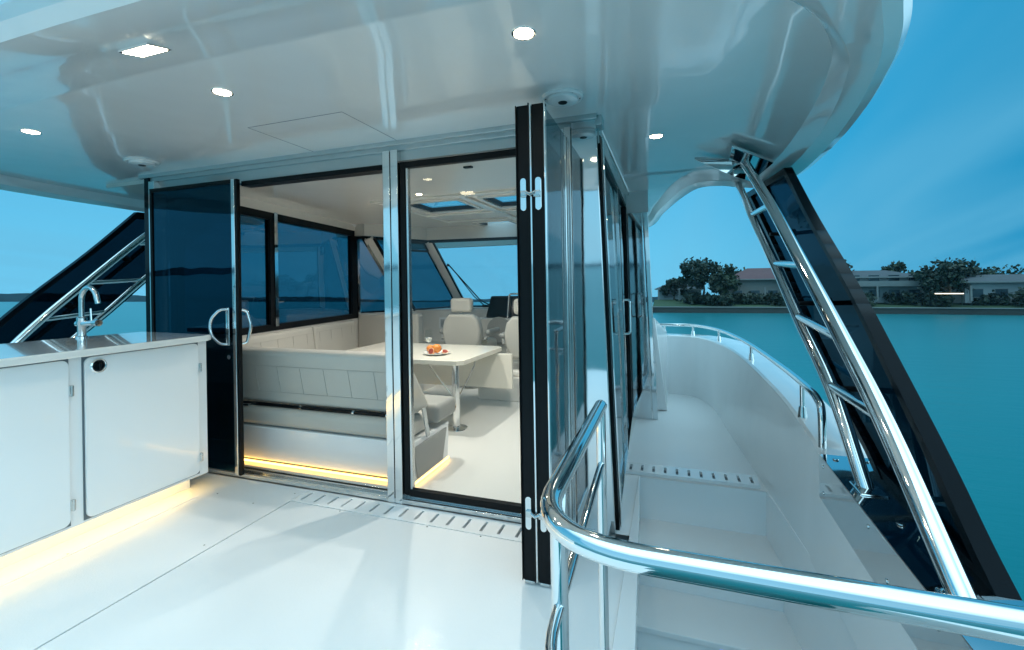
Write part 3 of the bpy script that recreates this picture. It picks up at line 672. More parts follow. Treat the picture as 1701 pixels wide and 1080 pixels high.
# opening vent frame in quarter pane
va=Vector(T1).lerp(Vector(T2),.58)+Vector((.0,.02,-.03)); vb=Vector(T1).lerp(Vector(T2),.90)+Vector((0,.02,-.03)); dn=(Vector(B2)-Vector(T2)).normalized()*.13
vm=MB()
for p_,q_ in ((va,vb),(vb,vb+dn),(vb+dn,va+dn),(va+dn,va)): vm.tube([p_+Vector((.03,-.03,0)),q_+Vector((.03,-.03,0))],.014,6)
vm.build('vent_frame','black',ws)
# surrounding coaming below/above windscreen
MB().hexa([(-4.1,5.0,0),(-3.95,5.0,0),(-3.5,5.8,0),(-3.6,6.0,0),(-4.1,5.0,.89),(-3.92,5.06,.89),(-3.52,5.74,.89),(-3.65,5.95,.89)]).hexa([(-3.65,5.72,0),(-3.5,5.66,0),(-2.9,6.12,0),(-2.98,6.4,0),(-3.62,5.8,.89),(-3.54,5.72,.89),(-2.92,6.17,.91),(-2.98,6.35,.91)]).box(-2.98,-.4,6.2,6.4,0,.915).build('lower_wall', 'interior', ws)
MB().prism([(-4.2,5.0,1.92),(-3.65,4.86,1.895),(-3.17,5.60,1.88),(-.7,5.83,1.88),(-.3,5.0,1.9),(-.3,6.2,1.9),(-4.2,6.2,1.9)],(0,0,.2)).build('upper_header', 'interior', ws)
tag(MB().tube([(-3.02,5.92,1.56),(-2.62,6.17,1.02),(-2.46,6.23,.93)],.009,8).tube([(-2.96,5.93,1.50),(-2.70,6.12,1.08),(-2.57,6.23,.93)],.007,8).box(-2.62,-2.40,6.235,6.26,.91,.95).lathe([(0,0),(.02,0),(.02,.03),(0,.03)],(-3.0,5.90,1.52),12).build('wiper','black'),'black twin arm wiper slanting across the windscreen','wiper')

# bench by the door (aft-facing back)
bs = thing('bench_seat', (-2.2,2.6,0), 'grey bench seat with quilted backrest just inside the doors', 'bench')
part(MB().hexa([(-3.3,2.47,.03),(-1.50,2.47,.03),(-1.50,2.90,.03),(-3.3,2.90,.03),(-3.3,2.455,.27),(-1.52,2.455,.27),(-1.52,2.96,.27),(-3.3,2.96,.27)], b=.008), 'base', 'gel', bs)
part(MB().prism([(-1.497,2.475,.05),(-1.497,2.80,.05),(-1.515,2.90,.24),(-1.515,2.46,.24)],(.008,0,0)), 'end_panel', 'grey', bs)
part(MB().box(-3.3,-1.52,2.50,2.88,.004,.03), 'plinth', 'groove', bs)
part(MB().rbox(-3.3,-1.53,2.452,2.462,.012,.026,.002).rbox(-1.512,-1.502,2.47,2.92,.012,.026,.002), 'led_strip', 'ledsofa', bs)
part(MB().rbox(-3.3,-1.55,2.45,2.74,.275,.405,.045,5), 'rear_bolster', 'leather', bs)
part(MB().rbox(-3.3,-1.50,2.76,3.05,.30,.43,.035,5), 'seat_cushion', 'grey', bs)
part(MB().hexa([(-3.3,2.50,.425),(-1.53,2.50,.425),(-1.50,2.69,.44),(-3.3,2.69,.44),(-3.3,2.455,.81),(-1.63,2.455,.81),(-1.62,2.58,.82),(-3.3,2.58,.82)], b=.04, seg=5), 'backrest', 'leather', bs)
sm = MB()
def bp(x, z): return (x, 2.50-.045*(z-.425)/.365-.0015, z)
for z in (.515,.70): sm.tube([bp(-3.26,z), bp(-1.60,z)], .0014, 5)
for k in range(9): sm.tube([bp(-3.20+k*.2,.70), bp(-3.185+k*.2,.515)], .0014, 5)
sm.build('stitching', 'seam', bs)
part(MB().tube([(-3.2,2.50,.418),(-1.56,2.50,.418)], .012, 10), 'pivot_bar', 'black', bs)
part(MB().tube([(-2.42,2.488,.418),(-2.40,2.488,.418)], .016, 12).tube([(-1.98,2.488,.418),(-1.965,2.488,.418)],.016,12).tube([(-1.72,2.488,.418),(-1.69,2.488,.418)],.016,12).rbox(-3.0,-2.86,2.46,2.49,.405,.42,.004), 'bar_clamp', 'steel', bs)
part(MB().hexa([(-1.512,2.62,.26),(-1.504,2.62,.26),(-1.504,2.66,.26),(-1.512,2.66,.26),(-1.505,2.555,.46),(-1.497,2.555,.46),(-1.497,2.595,.46),(-1.505,2.595,.46)]), 'hinge_arm', 'frame', bs)

# U sofa: side run and forward run
ss = thing('port_sofa', (-3.4,3.7,0), 'beige stitched sofa running under the port side windows', 'sofa')
def pb2(y0,y1,z0,z1,o0,o1,b_):
    return MB().hexa([(px(y0)+o0,y0,z0),(px(y0)+o1,y0,z0),(px(y1)+o1,y1,z0),(px(y1)+o0,y1,z0),(px(y0)+o0,y0,z1),(px(y0)+o1-.06,y0,z1),(px(y1)+o1-.06,y1,z1),(px(y1)+o0,y1,z1)], b=b_, seg=4)
part(pb2(2.6,4.9,.0,.28,.02,.60,.01),'base','gel',ss)
part(pb2(2.75,4.75,.28,.42,.04,.62,.04),'seat_cushion','leather',ss)
bk1=part(pb2(2.7,3.86,.42,.835,.01,.16,.03),'backrest','leather',ss); bk2=part(pb2(3.87,4.72,.42,.835,.01,.16,.03),'backrest','leather',ss)
m=MB()
for k in range(9):
    y=2.85+k*.22; m.tube([(px(y)+.16-.03,y,.60),(px(y)+.115,y,.77)],.0015,5)
m.tube([(px(2.8)+.117,2.8,.77),(px(4.65)+.117,4.65,.77)],.0015,5); m.build('stitching','seam',bk1)
fs = thing('forward_sofa', (-3.3,5.1,0), 'beige sofa section with upright back closing the seating forward', 'sofa')
part(MB().rbox(-3.85,-2.95,4.95,5.10,.3,.90,.04,5),'backrest','leather',fs); part(MB().rbox(-3.80,-2.75,4.4,4.95,.28,.42,.04,4),'seat_cushion','leather',fs); part(MB().rbox(-3.80,-2.75,4.45,5.05,.0,.28,.01),'base','gel',fs)
tag(MB().rbox(-3.3,-2.72,5.3,5.95,.32,.46,.04,4).rbox(-3.3,-2.72,5.32,5.95,0,.32,.01).build('companion_lounge','leather',wn=True),'low beige lounge cushion beside the helm chair under the vent','lounge')

# table
dt = thing('dining_table', (-2.3,3.9,0), 'white dining table with folding leaf on polished pedestal', 'table')
part(MB().prism([(-3.05,3.42,.575),(-1.68,3.42,.575),(-1.63,3.47,.575),(-1.60,4.30,.575),(-1.65,4.36,.575),(-3.05,4.40,.575)],(0,0,.042),b=.006),'tabletop','table',dt)
part(MB().rbox(-2.85,-1.46,4.20,4.235,.22,.565,.006),'folding_leaf','table',dt)
lg=part(MB().tube([(-1.765,3.58,.012),(-1.765,3.58,.574)],.033,24),'leg','steel',dt)
MB().lathe([(0,0),(.098,0),(.096,.006),(.04,.014),(.036,.02),(0,.02)],(-1.765,3.58,.004),36).build('base_flange','steel',lg)
MB().tube([(-1.79,3.585,.27),(-2.02,3.62,.50),(-2.07,3.63,.574)],.008,10).build('brace','steel',dt)
MB().tube([(-1.75,3.60,.27),(-1.715,3.86,.50),(-1.71,3.9,.574)],.008,10).rbox(-1.74,-1.68,3.88,3.94,.545,.575,.004).build('brace','steel',dt)

fp_ = thing('fruit_plate',(-2.02,3.72,.617),'shallow white plate on the dining table under the oranges','plate')
MB().lathe([(0,.004),(.07,.004),(.11,.014),(.125,.020),(.122,.013),(.08,.0),(0,.0)],(-2.02,3.72,.618),36).build('dish','plate',fp_)
def orange(x,y,z,r,lab):
    t=tag(MB().sphere((x,y,z),r,18,(1,1,.92)).build('orange','orange'),lab,'orange','oranges on the plate'); return t
orange(-2.015,3.705,.672,.045,'larger whole orange in the middle of the plate')
orange(-2.10,3.74,.664,.036,'smaller whole orange at the left of the plate')
def half(x,y,z,r,rot,lab):
    t=thing('orange_half',(x,y,z),lab,'orange half','cut blood orange halves')
    prof=[(r,0)]+[(r*math.cos(R(a)),-r*math.sin(R(a))) for a in range(15,90,15)]+[(.0005,-r)]
    def rotm(mb,nm,mat):
        c=Vector((x,y,z)); Mx=Matrix.Rotation(rot[0],3,'X')@Matrix.Rotation(rot[1],3,'Y')
        mb.v=[tuple(c+Mx@(Vector(v_)-c)) for v_ in mb.v]; return mb.build(nm,mat,t)
    rotm(MB().lathe(prof[::-1],(x,y,z),24),'peel','orange'); rotm(MB().lathe([(0,0),(r*.97,0),(r*.97,.001),(0,.0012)],(x,y,z),24),'pith','pith'); rotm(MB().lathe([(0,.001),(r*.82,.001),(r*.8,.003),(0,.003)],(x,y,z),24),'flesh','flesh')
half(-2.045,3.655,.652,.034,(R(70),R(-10)),'cut blood orange half leaning against the whole oranges')
half(-1.95,3.745,.642,.030,(R(22),R(18)),'cut blood orange half lying at the right rim of the plate')
wg=thing('wine_glass',(-2.19,3.87,.617),'half full stemmed wine glass standing behind the oranges','wine glass')
MB().lathe([(0,0),(.03,0),(.028,.002),(.004,.005),(.0035,.07),(.02,.085),(.036,.12),(.036,.16),(.031,.205),(.0295,.205),(.0345,.16),(.0345,.12),(.018,.087),(0,.082)],(-2.19,3.87,.618),28).build('bowl','clear',wg)
MB().lathe([(0,.083),(.017,.088),(.0335,.12),(.0335,.128),(0,.128)],(-2.19,3.87,.618),24).build('wine','plate',wg)

# helm chairs
def helm_chair(x,y,label):
    t=thing('helm_chair',(x,y,0),label,'chair','helm chairs')
    pts=[(-.17,.52),(-.235,.66),(-.245,.78),(-.215,.90),(-.15,.965),(.15,.965),(.215,.90),(.245,.78),(.235,.66),(.17,.52)]
    part(MB().prism([(x+a,y-.16-.05*(z-.5),z) for a,z in [(p[0],p[1]-.06) for p in pts]],(0,.13,0),b=.035,seg=5),'backrest','leather',t)
    part(MB().rbox(x-.135,x+.135,y-.175,y-.065,.925,1.095,.04,5),'headrest','leather',t)
    part(MB().rbox(x-.25,x+.25,y-.12,y+.40,.44,.58,.05,5),'seat','leather',t)
    for s in (-1,1): part(MB().rbox(x+s*.30-.035,x+s*.30+.035,y-.08,y+.28,.66,.72,.025,4).tube([(x+s*.27,y-.1,.60),(x+s*.30,y-.02,.68)],.018,8),'armrest','grey',t)
    MB().lathe([(0,0),(.045,0),(.045,.01),(.03,.02),(.03,.05),(0,.05)],(x+.265,y-.10,.585),16,'y').build('recline_knob','steel',t)
    MB().lathe([(0,0),(.15,0),(.145,.015),(.06,.05),(.045,.07),(.045,.44),(0,.44)],(x,y+.1,.004),32).build('pedestal','steel',t)
    return t
hc=helm_chair(-2.31,5.0,'beige helm chair with headrest directly behind the dining table')
hc2=copy_tree(hc,(-1.42,4.7,0),'beige helm chair partly hidden behind the folded door')
tag(MB().rbox(-1.98,-1.25,4.55,5.2,.004,.26,.012).rbox(-1.93,-1.3,4.6,5.1,.26,.33,.03,4).build('helm_seat_box','interior',wn=True),'low cream box under the second helm chair','seat box')

# helm console
hk=thing('helm_console',(-2.0,5.9,0),'white helm console with black display under the windscreen','console')
part(MB().rbox(-2.44,-.5,5.62,6.22,0,.80,.015).hexa([(-2.94,5.95,.0),(-2.44,5.95,.0),(-2.44,6.25,.0),(-2.94,6.25,.0),(-2.94,6.0,.90),(-2.44,6.0,.90),(-2.44,6.25,.90),(-2.94,6.25,.90)],b=.01),'body','interior',hk)
part(MB().hexa([(-2.36,5.72,.80),(-1.7,5.72,.80),(-1.7,5.95,.80),(-2.36,5.95,.80),(-2.31,5.80,1.09),(-1.7,5.80,1.09),(-1.7,5.95,1.09),(-2.31,5.95,1.09)],b=.02),'display_hood','screenblack',hk)
part(MB().hexa([(-2.34,5.705,.815),(-2.05,5.705,.815),(-2.05,5.712,.815),(-2.34,5.712,.815),(-2.29,5.785,1.07),(-2.05,5.785,1.07),(-2.05,5.79,1.07),(-2.29,5.79,1.07)]),'display','blackgloss',hk)
part(MB().tube(fillet([(-2.02,5.66,.80),(-2.02,5.74,1.12),(-1.6,5.74,1.12)],.05),.012,10),'grab_rail','steel',hk)
part(MB().lathe([(0,0),(.16,0),(.17,.02),(.16,.04),(0,.04)],(-2.08,5.48,.66),24,'y'),'steering_wheel','grey',hk)
part(MB().rbox(-2.2,-1.7,5.612,5.618,.45,.62,.002),'switch_panel','leather',hk)
vn=MB()
for k in range(7): vn.box(-3.02,-2.80,5.68,5.69,.665+k*.016,.672+k*.016)
vt=thing('air_vent',(-2.95,5.7,.64),'rectangular louvred air vent in the white panel left of helm chair','vent')
part(MB().box(-3.42,-2.72,5.705,5.75,0,.90),'backing_panel','interior',vt); vn.build('louvres','groove',vt); part(MB().rbox(-3.05,-2.77,5.686,5.704,.64,.80,.004),'frame','gel',vt)

# ================================================================== HULL BODY so the boat is solid from outside
hl = thing('hull',(cx,2.0,-1.6),'white boat hull under the decks','hull')
MB().box(-4.7,.62,-1.9,5.2,-1.6,-1.28).box(-3.46,-.22,-1.95,7.5,-1.28,-.07).build('shell','gel',hl)

# ================================================================== tilt the whole boat (bow up, slight heel) so the sea is level
a_=R(19); Fv=Vector((-math.sin(a_),math.cos(a_),0)); Rv=Vector((math.cos(a_),math.sin(a_),0))
N=(Fv*.0371+Rv*.0176+Vector((0,0,1))).normalized()
TQ=N.rotation_difference(Vector((0,0,1))); TM=TQ.to_matrix().to_4x4()

# camera
cam=bpy.data.cameras.new('camera'); co=bpy.data.objects.new('camera',cam); COL.objects.link(co); scene.camera=co
rr=.0159
Rc=(Rv-Vector((0,0,1))*rr).normalized(); Uc=(Vector((0,0,1))+Rv*rr).normalized()
mw=Matrix((Rc,Uc,-Fv)).transposed().to_4x4(); mw.translation=Vector((0,0,1.25))
co.matrix_world=mw
cam.sensor_width=36; cam.lens=36*755/1701; cam.shift_y=-(540-472)/1701; cam.clip_start=.05; cam.clip_end=8000
bpy.context.view_layer.update()
for o in [o for o in scene.objects if o.parent is None]:
    o.matrix_world = TM @ o.matrix_world

# ================================================================== SEA, SHORE, SKY (level world)
SEA=-1.0
m,nt,out=new_mat('sea_water')
p=nt.nodes.new('ShaderNodeBsdfPrincipled'); p.inputs['Base Color'].default_value=(.0,.085,.115,1); p.inputs['Roughness'].default_value=.28; p.inputs['IOR'].default_value=1.33
tc=nt.nodes.new('ShaderNodeTexCoord'); mp=nt.nodes.new('ShaderNodeMapping'); mp.inputs['Scale'].default_value=(.35,1.0,1)
n1=nt.nodes.new('ShaderNodeTexNoise'); n1.inputs['Scale'].default_value=1.3; n1.inputs['Detail'].default_value=6
b1=nt.nodes.new('ShaderNodeBump'); b1.inputs['Distance'].default_value=.05; b1.inputs['Strength'].default_value=.5
n2=nt.nodes.new('ShaderNodeTexNoise'); n2.inputs['Scale'].default_value=.05; n2.inputs['Detail'].default_value=3
cr=nt.nodes.new('ShaderNodeMix'); cr.data_type='RGBA'; cr.inputs['A'].default_value=(.0,.11,.135,1); cr.inputs['B'].default_value=(.0,.165,.175,1)
nt.links.new(tc.outputs['Object'],mp.inputs[0]); nt.links.new(mp.outputs[0],n1.inputs['Vector']); nt.links.new(mp.outputs[0],n2.inputs['Vector'])
nt.links.new(n1.outputs['Fac'],b1.inputs['Height']); nt.links.new(b1.outputs[0],p.inputs['Normal']); nt.links.new(n2.outputs['Fac'],cr.inputs['Factor']); nt.links.new(cr.outputs['Result'],p.inputs['Base Color'])
nt.links.new(p.outputs[0],out.inputs[0]); M['sea']=m
sea=MB(); S=990
sea.add([(-S,-S,SEA),(S,-S,SEA),(S,S,SEA),(-S,S,SEA)],[(0,1,2,3)]); tag(sea.build('sea','sea',smooth=False,fix=False),kind='structure')

# shore: seawall + lawn, from ahead-starboard to starboard
def shore_y(x): return 91.5+.28*x if x<20 else 97.1+.42*(x-20) if x<32 else 102.1-.10*(x-32)
SX=[-3,0,8,16,24,32,45,60,80,110,150]
def sy(x): return 93.5+.20*x if x<40 else 101.5-.18*(x-40)
m=MB(); strip(m,[(x,sy(x),SEA-1) for x in SX],[(x,sy(x),.05) for x in SX]); strip(m,[(-3,sy(-3),-2),(-3,400,-2)],[(-3,sy(-3),.05),(-3,400,.05)])
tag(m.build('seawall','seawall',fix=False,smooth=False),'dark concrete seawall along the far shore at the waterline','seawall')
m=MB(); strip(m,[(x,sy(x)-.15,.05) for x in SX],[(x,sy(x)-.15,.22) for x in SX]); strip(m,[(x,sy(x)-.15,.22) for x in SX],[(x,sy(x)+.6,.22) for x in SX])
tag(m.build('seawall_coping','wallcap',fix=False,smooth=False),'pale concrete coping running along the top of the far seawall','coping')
m=MB(); strip(m,[(x,sy(x)+.6,.18) for x in SX],[(x,sy(x)+14,1.6) for x in SX]); strip(m,[(x,sy(x)+14,1.6) for x in SX],[(x*1.5,420,1.9) for x in SX])
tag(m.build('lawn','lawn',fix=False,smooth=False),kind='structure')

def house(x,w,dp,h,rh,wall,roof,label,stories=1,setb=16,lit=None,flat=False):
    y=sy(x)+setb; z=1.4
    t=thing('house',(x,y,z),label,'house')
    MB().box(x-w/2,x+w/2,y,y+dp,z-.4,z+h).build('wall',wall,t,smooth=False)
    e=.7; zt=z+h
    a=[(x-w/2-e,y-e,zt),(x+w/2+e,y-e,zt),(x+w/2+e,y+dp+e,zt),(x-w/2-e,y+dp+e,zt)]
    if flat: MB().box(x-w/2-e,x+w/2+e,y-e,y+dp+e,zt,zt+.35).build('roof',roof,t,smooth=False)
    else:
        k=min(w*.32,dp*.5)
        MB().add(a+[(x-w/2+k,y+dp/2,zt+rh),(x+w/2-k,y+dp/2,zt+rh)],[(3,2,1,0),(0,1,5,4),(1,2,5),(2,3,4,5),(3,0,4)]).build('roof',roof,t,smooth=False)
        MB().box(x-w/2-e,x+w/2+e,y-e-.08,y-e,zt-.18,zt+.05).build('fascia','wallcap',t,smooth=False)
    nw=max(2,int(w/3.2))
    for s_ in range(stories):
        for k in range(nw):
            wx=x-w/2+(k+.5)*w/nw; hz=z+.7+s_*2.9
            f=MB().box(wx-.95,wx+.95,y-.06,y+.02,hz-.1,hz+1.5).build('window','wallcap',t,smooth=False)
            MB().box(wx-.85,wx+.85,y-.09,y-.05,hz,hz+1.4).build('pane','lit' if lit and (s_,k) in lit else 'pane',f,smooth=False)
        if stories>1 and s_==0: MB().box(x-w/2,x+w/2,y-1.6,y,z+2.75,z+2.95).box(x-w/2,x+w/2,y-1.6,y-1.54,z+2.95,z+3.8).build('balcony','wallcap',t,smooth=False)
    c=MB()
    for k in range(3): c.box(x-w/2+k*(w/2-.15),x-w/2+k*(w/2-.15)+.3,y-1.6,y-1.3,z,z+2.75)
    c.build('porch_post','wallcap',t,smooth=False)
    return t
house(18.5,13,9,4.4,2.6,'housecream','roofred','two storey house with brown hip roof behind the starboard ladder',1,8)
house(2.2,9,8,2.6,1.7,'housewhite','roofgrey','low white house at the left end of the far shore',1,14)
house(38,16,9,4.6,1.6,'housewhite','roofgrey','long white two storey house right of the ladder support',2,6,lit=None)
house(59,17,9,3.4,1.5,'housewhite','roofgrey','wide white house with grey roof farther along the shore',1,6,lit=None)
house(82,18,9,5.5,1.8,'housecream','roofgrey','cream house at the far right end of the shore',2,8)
slp=thing('strip_lamp',(48,sy(48)+2,.6),'long bright white strip lamp on the far shore','strip lamp')
MB().box(45.3,49.4,sy(48)+2.0,sy(48)+2.15,2.62,2.76).build('tube','lit',slp,smooth=False)
for x_ in (45.5,49.1): MB().box(x_,x_+.1,sy(48)+2.02,sy(48)+2.12,.6,2.62).build('post','leafd',slp,smooth=False)

def tree(x,y,z,h,r,label,leafm='leaf',n=900,sq=.75,seed=1,hedge=False):
    rnd=random.Random(seed)
    t=thing('tree' if not hedge else 'bush',(x,y,z),label,'tree' if not hedge else 'bush','trees along the far shore' if not hedge else 'bushes along the far shore')
    tr=MB(); hh=h*.45
    if not hedge:
        tr.tube([(x,y,z-.3),(x+.1*r,y,z+hh*.6),(x,y,z+h*.8)],.16+.02*h,8,r2=.05)
        for k in range(6):
            a=rnd.random()*6.28; tr.tube([(x,y,z+hh*(.6+.1*k)),(x+math.cos(a)*r*.6,y+math.sin(a)*r*.6,z+hh+k*.08*h)],.09,5,r2=.03)
        tr.build('trunk','bark',t)
    m=MB(); cl=[]
    for k in range(int(14+r*3)):
        a=rnd.random()*6.28; q=rnd.random()**.5*r*.85; zz=z+h*(.35 if not hedge else .1)+rnd.random()*h*(.55 if not hedge else .6)
        cl.append((x+math.cos(a)*q,y+math.sin(a)*q*.8,zz,r*(.2+.22*rnd.random())))
    for k in range(n):
        c=rnd.choice(cl); dv=Vector((rnd.gauss(0,1),rnd.gauss(0,1),rnd.gauss(0,1)*sq)).normalized()*c[3]*(.5+.6*rnd.random())
        p_=Vector(c[:3])+dv; s_=.20+.30*rnd.random()
        u=Vector((rnd.uniform(-1,1),rnd.uniform(-1,1),rnd.uniform(-1,1))).normalized(); w=u.cross(Vector((rnd.uniform(-1,1),rnd.uniform(-1,1),rnd.uniform(-1,1)))).normalized()
        m.add([p_-u*s_,p_+w*s_*.7,p_+u*s_,p_-w*s_*.7],[(0,1,2,3)])
    m.build('crown',leafm,t,smooth=False,fix=False); return t
trees=[(6.5,101,8.6,4.2,'big dark bushy tree left of the brown roofed house'),(10.5,103,5.5,3.0,'smaller tree between the big tree and the house'),(1.0,108,5.0,2.6,'thin tree above the low white house'),(13,112,8.0,3.5,'tree top rising behind the brown roof, left'),(25,103,6.5,3.2,'tree right of the brown roofed house'),(29,110,7.5,3.6,'tree partly behind the ladder support'),(47.5,103,7.6,4.2,'spreading tree right of the long white house'),(69,101,8.0,5.5,'wide dark tree at the right edge of the shore'),(52,110,7.4,4.5,'tree rising behind the bright strip lamp'),(75,98,5.5,3.5,'low tree in front of the cream house'),(33,112,8.2,3.2,'tree behind the long white house roof, left'),(43,113,8.0,3.2,'tree behind the long white house roof, right'),(90,95,8,5,'tree beyond the cream house')]
for k,(x,h,r,sp) in enumerate([(3,5.5,4,'left end of'),(16,7,4.5,'brown roofed part of'),(22,6.5,4.5,'gap right of the brown roof on'),(36,7.2,4.5,'long white house on'),(50,6.5,5,'strip lamp on'),(57,6.3,5,'wide white house on'),(64,6.8,5,'roof gap farther along'),(79,7,6,'cream house on')]): trees.append((x,sy(x)+24,h,r,'background tree crown rising behind the '+sp+' the shore'))
for i,(x,y,h,r,lab) in enumerate(trees): tree(x,y,1.3,h,r,lab,'leaf' if i%2 else 'leafd',int(700+r*260),seed=i+3)
for i,(x,h,r,lab) in enumerate([(9.5,2.4,2.6,'rounded bush on the lawn under the big tree'),(13.5,2.2,2.4,'rounded bush left of the brown roofed house porch'),(22.5,2.0,2.6,'bush at the right corner of the brown roofed house'),(31,2.6,2.8,'bush behind the ladder on the lawn'),(45.5,2.4,2.5,'bush left of the strip lamp'),(55,2.2,3.0,'bush right of the strip lamp'),(65,2.6,3.4,'bush in front of the wide white house'),(5.0,1.8,2.0,'small bush in front of the low white house')]):
    tree(x,sy(x)+6,.7,h,r,lab,'leafd',700,seed=50+i,hedge=True)
for i in range(22):
    x=1+i*4.1; tree(x,sy(x)+4.5+1.5*math.sin(i*2.1)+(14 if i%3==0 else 0),.6,(2.0+1.0*math.sin(i*1.7)**2)*(1.9 if i%3==0 else 1),2.9,'dark rounded bush in the continuous row along the far shore','leafd',520,seed=90+i,hedge=True)

# distant low wooded land all round the horizon
m=MB(); rnd=random.Random(5); N_=720; hts=[]
for k in range(N_):
    a=2*math.pi*k/N_
    h=6+3*math.sin(a*5+1)+2.5*math.sin(a*17)+1.5*rnd.random()
    hts.append(max(2.0,h))
for k in range(N_):
    a=2*math.pi*k/N_; b_=2*math.pi*((k+1)%N_)/N_; D=900
    h0,h1=hts[k],hts[(k+1)%N_]
    m.add([(D*math.cos(a),D*math.sin(a),SEA-.2),(D*math.cos(b_),D*math.sin(b_),SEA-.2),(D*math.cos(b_),D*math.sin(b_),SEA+h1),(D*math.cos(a),D*math.sin(a),SEA+h0),
           ((D+60)*math.cos(b_),(D+60)*math.sin(b_),SEA+h1),((D+60)*math.cos(a),(D+60)*math.sin(a),SEA+h0)],[(0,1,2,3),(3,2,4,5)])
tag(m.build('far_woodland','farland',smooth=False,fix=False),'low dark wooded shoreline along the horizon','woodland',kind='stuff')

hz_m,hnt,hout=new_mat('haze_air')
pv=hnt.nodes.new('ShaderNodeVolumePrincipled'); pv.inputs['Color'].default_value=(.35,.75,1.,1); pv.inputs['Density'].default_value=.00014; pv.inputs['Anisotropy'].default_value=0.
hnt.links.new(pv.outputs[0],hout.inputs['Volume']); M['haze']=hz_m
hb=MB().box(-1000,1000,-1000,1000,-3.2,16).build('haze','haze',smooth=False); hb['kind']='stuff'
# world: dusk sky, streaky clouds, brighter astern
w=bpy.data.worlds.new('World'); scene.world=w; w.use_nodes=True; nt=w.node_tree; nt.nodes.clear()
out=nt.nodes.new('ShaderNodeOutputWorld'); bg=nt.nodes.new('ShaderNodeBackground'); nt.links.new(bg.outputs[0],out.inputs[0])
tc=nt.nodes.new('ShaderNodeTexCoord'); sep=nt.nodes.new('ShaderNodeSeparateXYZ'); nt.links.new(tc.outputs['Generated'],sep.inputs[0])
ramp=nt.nodes.new('ShaderNodeValToRGB'); e=ramp.color_ramp.elements
e[0].position=0.0; e[0].color=(.16,.57,.83,1); e[1].position=1.0; e[1].color=(.06,.40,.72,1)
for pos,c in ((.10,(.13,.54,.82)),(.3,(.05,.44,.78)),(.55,(.05,.42,.76))):
    q=ramp.color_ramp.elements.new(pos); q.color=(*c,1)
nt.links.new(sep.outputs['Z'],ramp.inputs[0])
# clouds: project on a plane so streaks converge
zm=nt.nodes.new('ShaderNodeMath'); zm.operation='MAXIMUM'; zm.inputs[1].default_value=.0; nt.links.new(sep.outputs['Z'],zm.inputs[0])
za=nt.nodes.new('ShaderNodeMath'); za.operation='ADD'; za.inputs[1].default_value=.16; nt.links.new(zm.outputs[0],za.inputs[0])
dvx=nt.nodes.new('ShaderNodeVectorMath'); dvx.operation='DIVIDE'
cmb=nt.nodes.new('ShaderNodeCombineXYZ')
for i in range(3): nt.links.new(za.outputs[0],cmb.inputs[i])
nt.links.new(tc.outputs['Generated'],dvx.inputs[0]); nt.links.new(cmb.outputs[0],dvx.inputs[1])
mp=nt.nodes.new('ShaderNodeMapping'); mp.inputs['Scale'].default_value=(2.1,.42,.0); mp.inputs['Rotation'].default_value=(0,0,R(14)); nt.links.new(dvx.outputs[0],mp.inputs[0])
ns=nt.nodes.new('ShaderNodeTexNoise'); ns.inputs['Scale'].default_value=1.1; ns.inputs['Detail'].default_value=2.5; ns.inputs['Roughness'].default_value=.5; ns.inputs['Distortion'].default_value=.3
nt.links.new(mp.outputs[0],ns.inputs['Vector'])
mr=nt.nodes.new('ShaderNodeMapRange'); mr.inputs['From Min'].default_value=.34; mr.inputs['From Max'].default_value=.70; nt.links.new(ns.outputs['Fac'],mr.inputs['Value'])
mx=nt.nodes.new('ShaderNodeMix'); mx.data_type='RGBA'; mx.inputs['B'].default_value=(.14,.47,.70,1)
mf=nt.nodes.new('ShaderNodeMath'); mf.operation='MULTIPLY'; mf.inputs[1].default_value=.5; nt.links.new(mr.outputs[0],mf.inputs[0])
nt.links.new(mf.outputs[0],mx.inputs['Factor'])
# azimuth: darker/more saturated to starboard (+X), brighter astern (-Y)
az=nt.nodes.new('ShaderNodeMapRange'); az.inputs['From Min'].default_value=.04; az.inputs['From Max'].default_value=.5; az.inputs['To Min'].default_value=0; az.inputs['To Max'].default_value=.88
nt.links.new(sep.outputs['X'],az.inputs['Value'])
mx2=nt.nodes.new('ShaderNodeMix'); mx2.data_type='RGBA'; mx2.inputs['B'].default_value=(.008,.255,.49,1); nt.links.new(az.outputs[0],mx2.inputs['Factor']); nt.links.new(ramp.outputs[0],mx2.inputs['A']); nt.links.new(mx2.outputs['Result'],mx.inputs['A'])
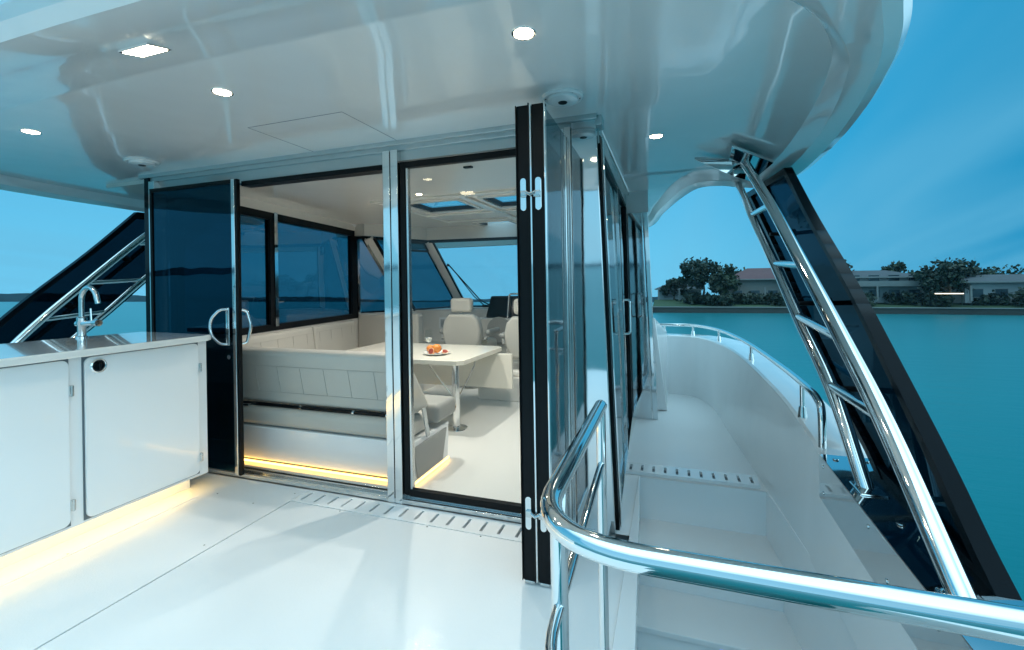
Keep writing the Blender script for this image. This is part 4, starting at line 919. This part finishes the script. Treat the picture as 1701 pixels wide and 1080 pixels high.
# brightness added to unseen sky overhead and abeam to starboard, lighting the decks
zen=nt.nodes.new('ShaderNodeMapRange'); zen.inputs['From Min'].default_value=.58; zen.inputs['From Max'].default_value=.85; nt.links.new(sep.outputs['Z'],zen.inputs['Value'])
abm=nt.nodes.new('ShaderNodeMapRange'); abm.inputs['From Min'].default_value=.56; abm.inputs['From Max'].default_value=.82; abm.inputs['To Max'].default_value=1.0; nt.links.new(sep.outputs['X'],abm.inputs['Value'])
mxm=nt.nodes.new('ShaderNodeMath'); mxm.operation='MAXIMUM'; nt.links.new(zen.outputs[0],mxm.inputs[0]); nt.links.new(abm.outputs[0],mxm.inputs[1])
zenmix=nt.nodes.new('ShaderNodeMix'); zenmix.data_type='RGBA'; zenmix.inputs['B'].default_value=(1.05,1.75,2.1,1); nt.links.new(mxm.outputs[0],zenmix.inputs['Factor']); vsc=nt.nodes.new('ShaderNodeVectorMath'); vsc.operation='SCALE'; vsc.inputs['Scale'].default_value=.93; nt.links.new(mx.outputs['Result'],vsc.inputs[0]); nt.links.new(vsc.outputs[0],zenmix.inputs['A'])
ast=nt.nodes.new('ShaderNodeMapRange'); ast.inputs['From Min'].default_value=.15; ast.inputs['From Max'].default_value=-.9; ast.inputs['To Min'].default_value=0; ast.inputs['To Max'].default_value=1
nt.links.new(sep.outputs['Y'],ast.inputs['Value'])
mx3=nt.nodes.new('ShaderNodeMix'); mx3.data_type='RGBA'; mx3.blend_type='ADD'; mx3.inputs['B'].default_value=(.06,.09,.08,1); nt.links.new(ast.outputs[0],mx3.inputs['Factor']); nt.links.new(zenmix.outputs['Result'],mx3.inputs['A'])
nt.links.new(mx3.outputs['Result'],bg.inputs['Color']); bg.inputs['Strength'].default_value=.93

sun=bpy.data.lights.new('sun','SUN'); sun.energy=.20; sun.angle=R(80); sun.color=(.82,.94,1.)
so=bpy.data.objects.new('sun',sun); COL.objects.link(so)
so.rotation_euler=Vector((.15,.78,-.60)).to_track_quat('-Z','Y').to_euler(); so.location=(0,-5,8)

vs=scene.view_settings; scene.display_settings.display_device='sRGB'
vs.view_transform='Standard'; vs.look='None'; vs.exposure=.29; vs.gamma=1; vs.use_curve_mapping=False
scene.cycles.max_bounces=12; scene.cycles.transparent_max_bounces=16; scene.cycles.glossy_bounces=6
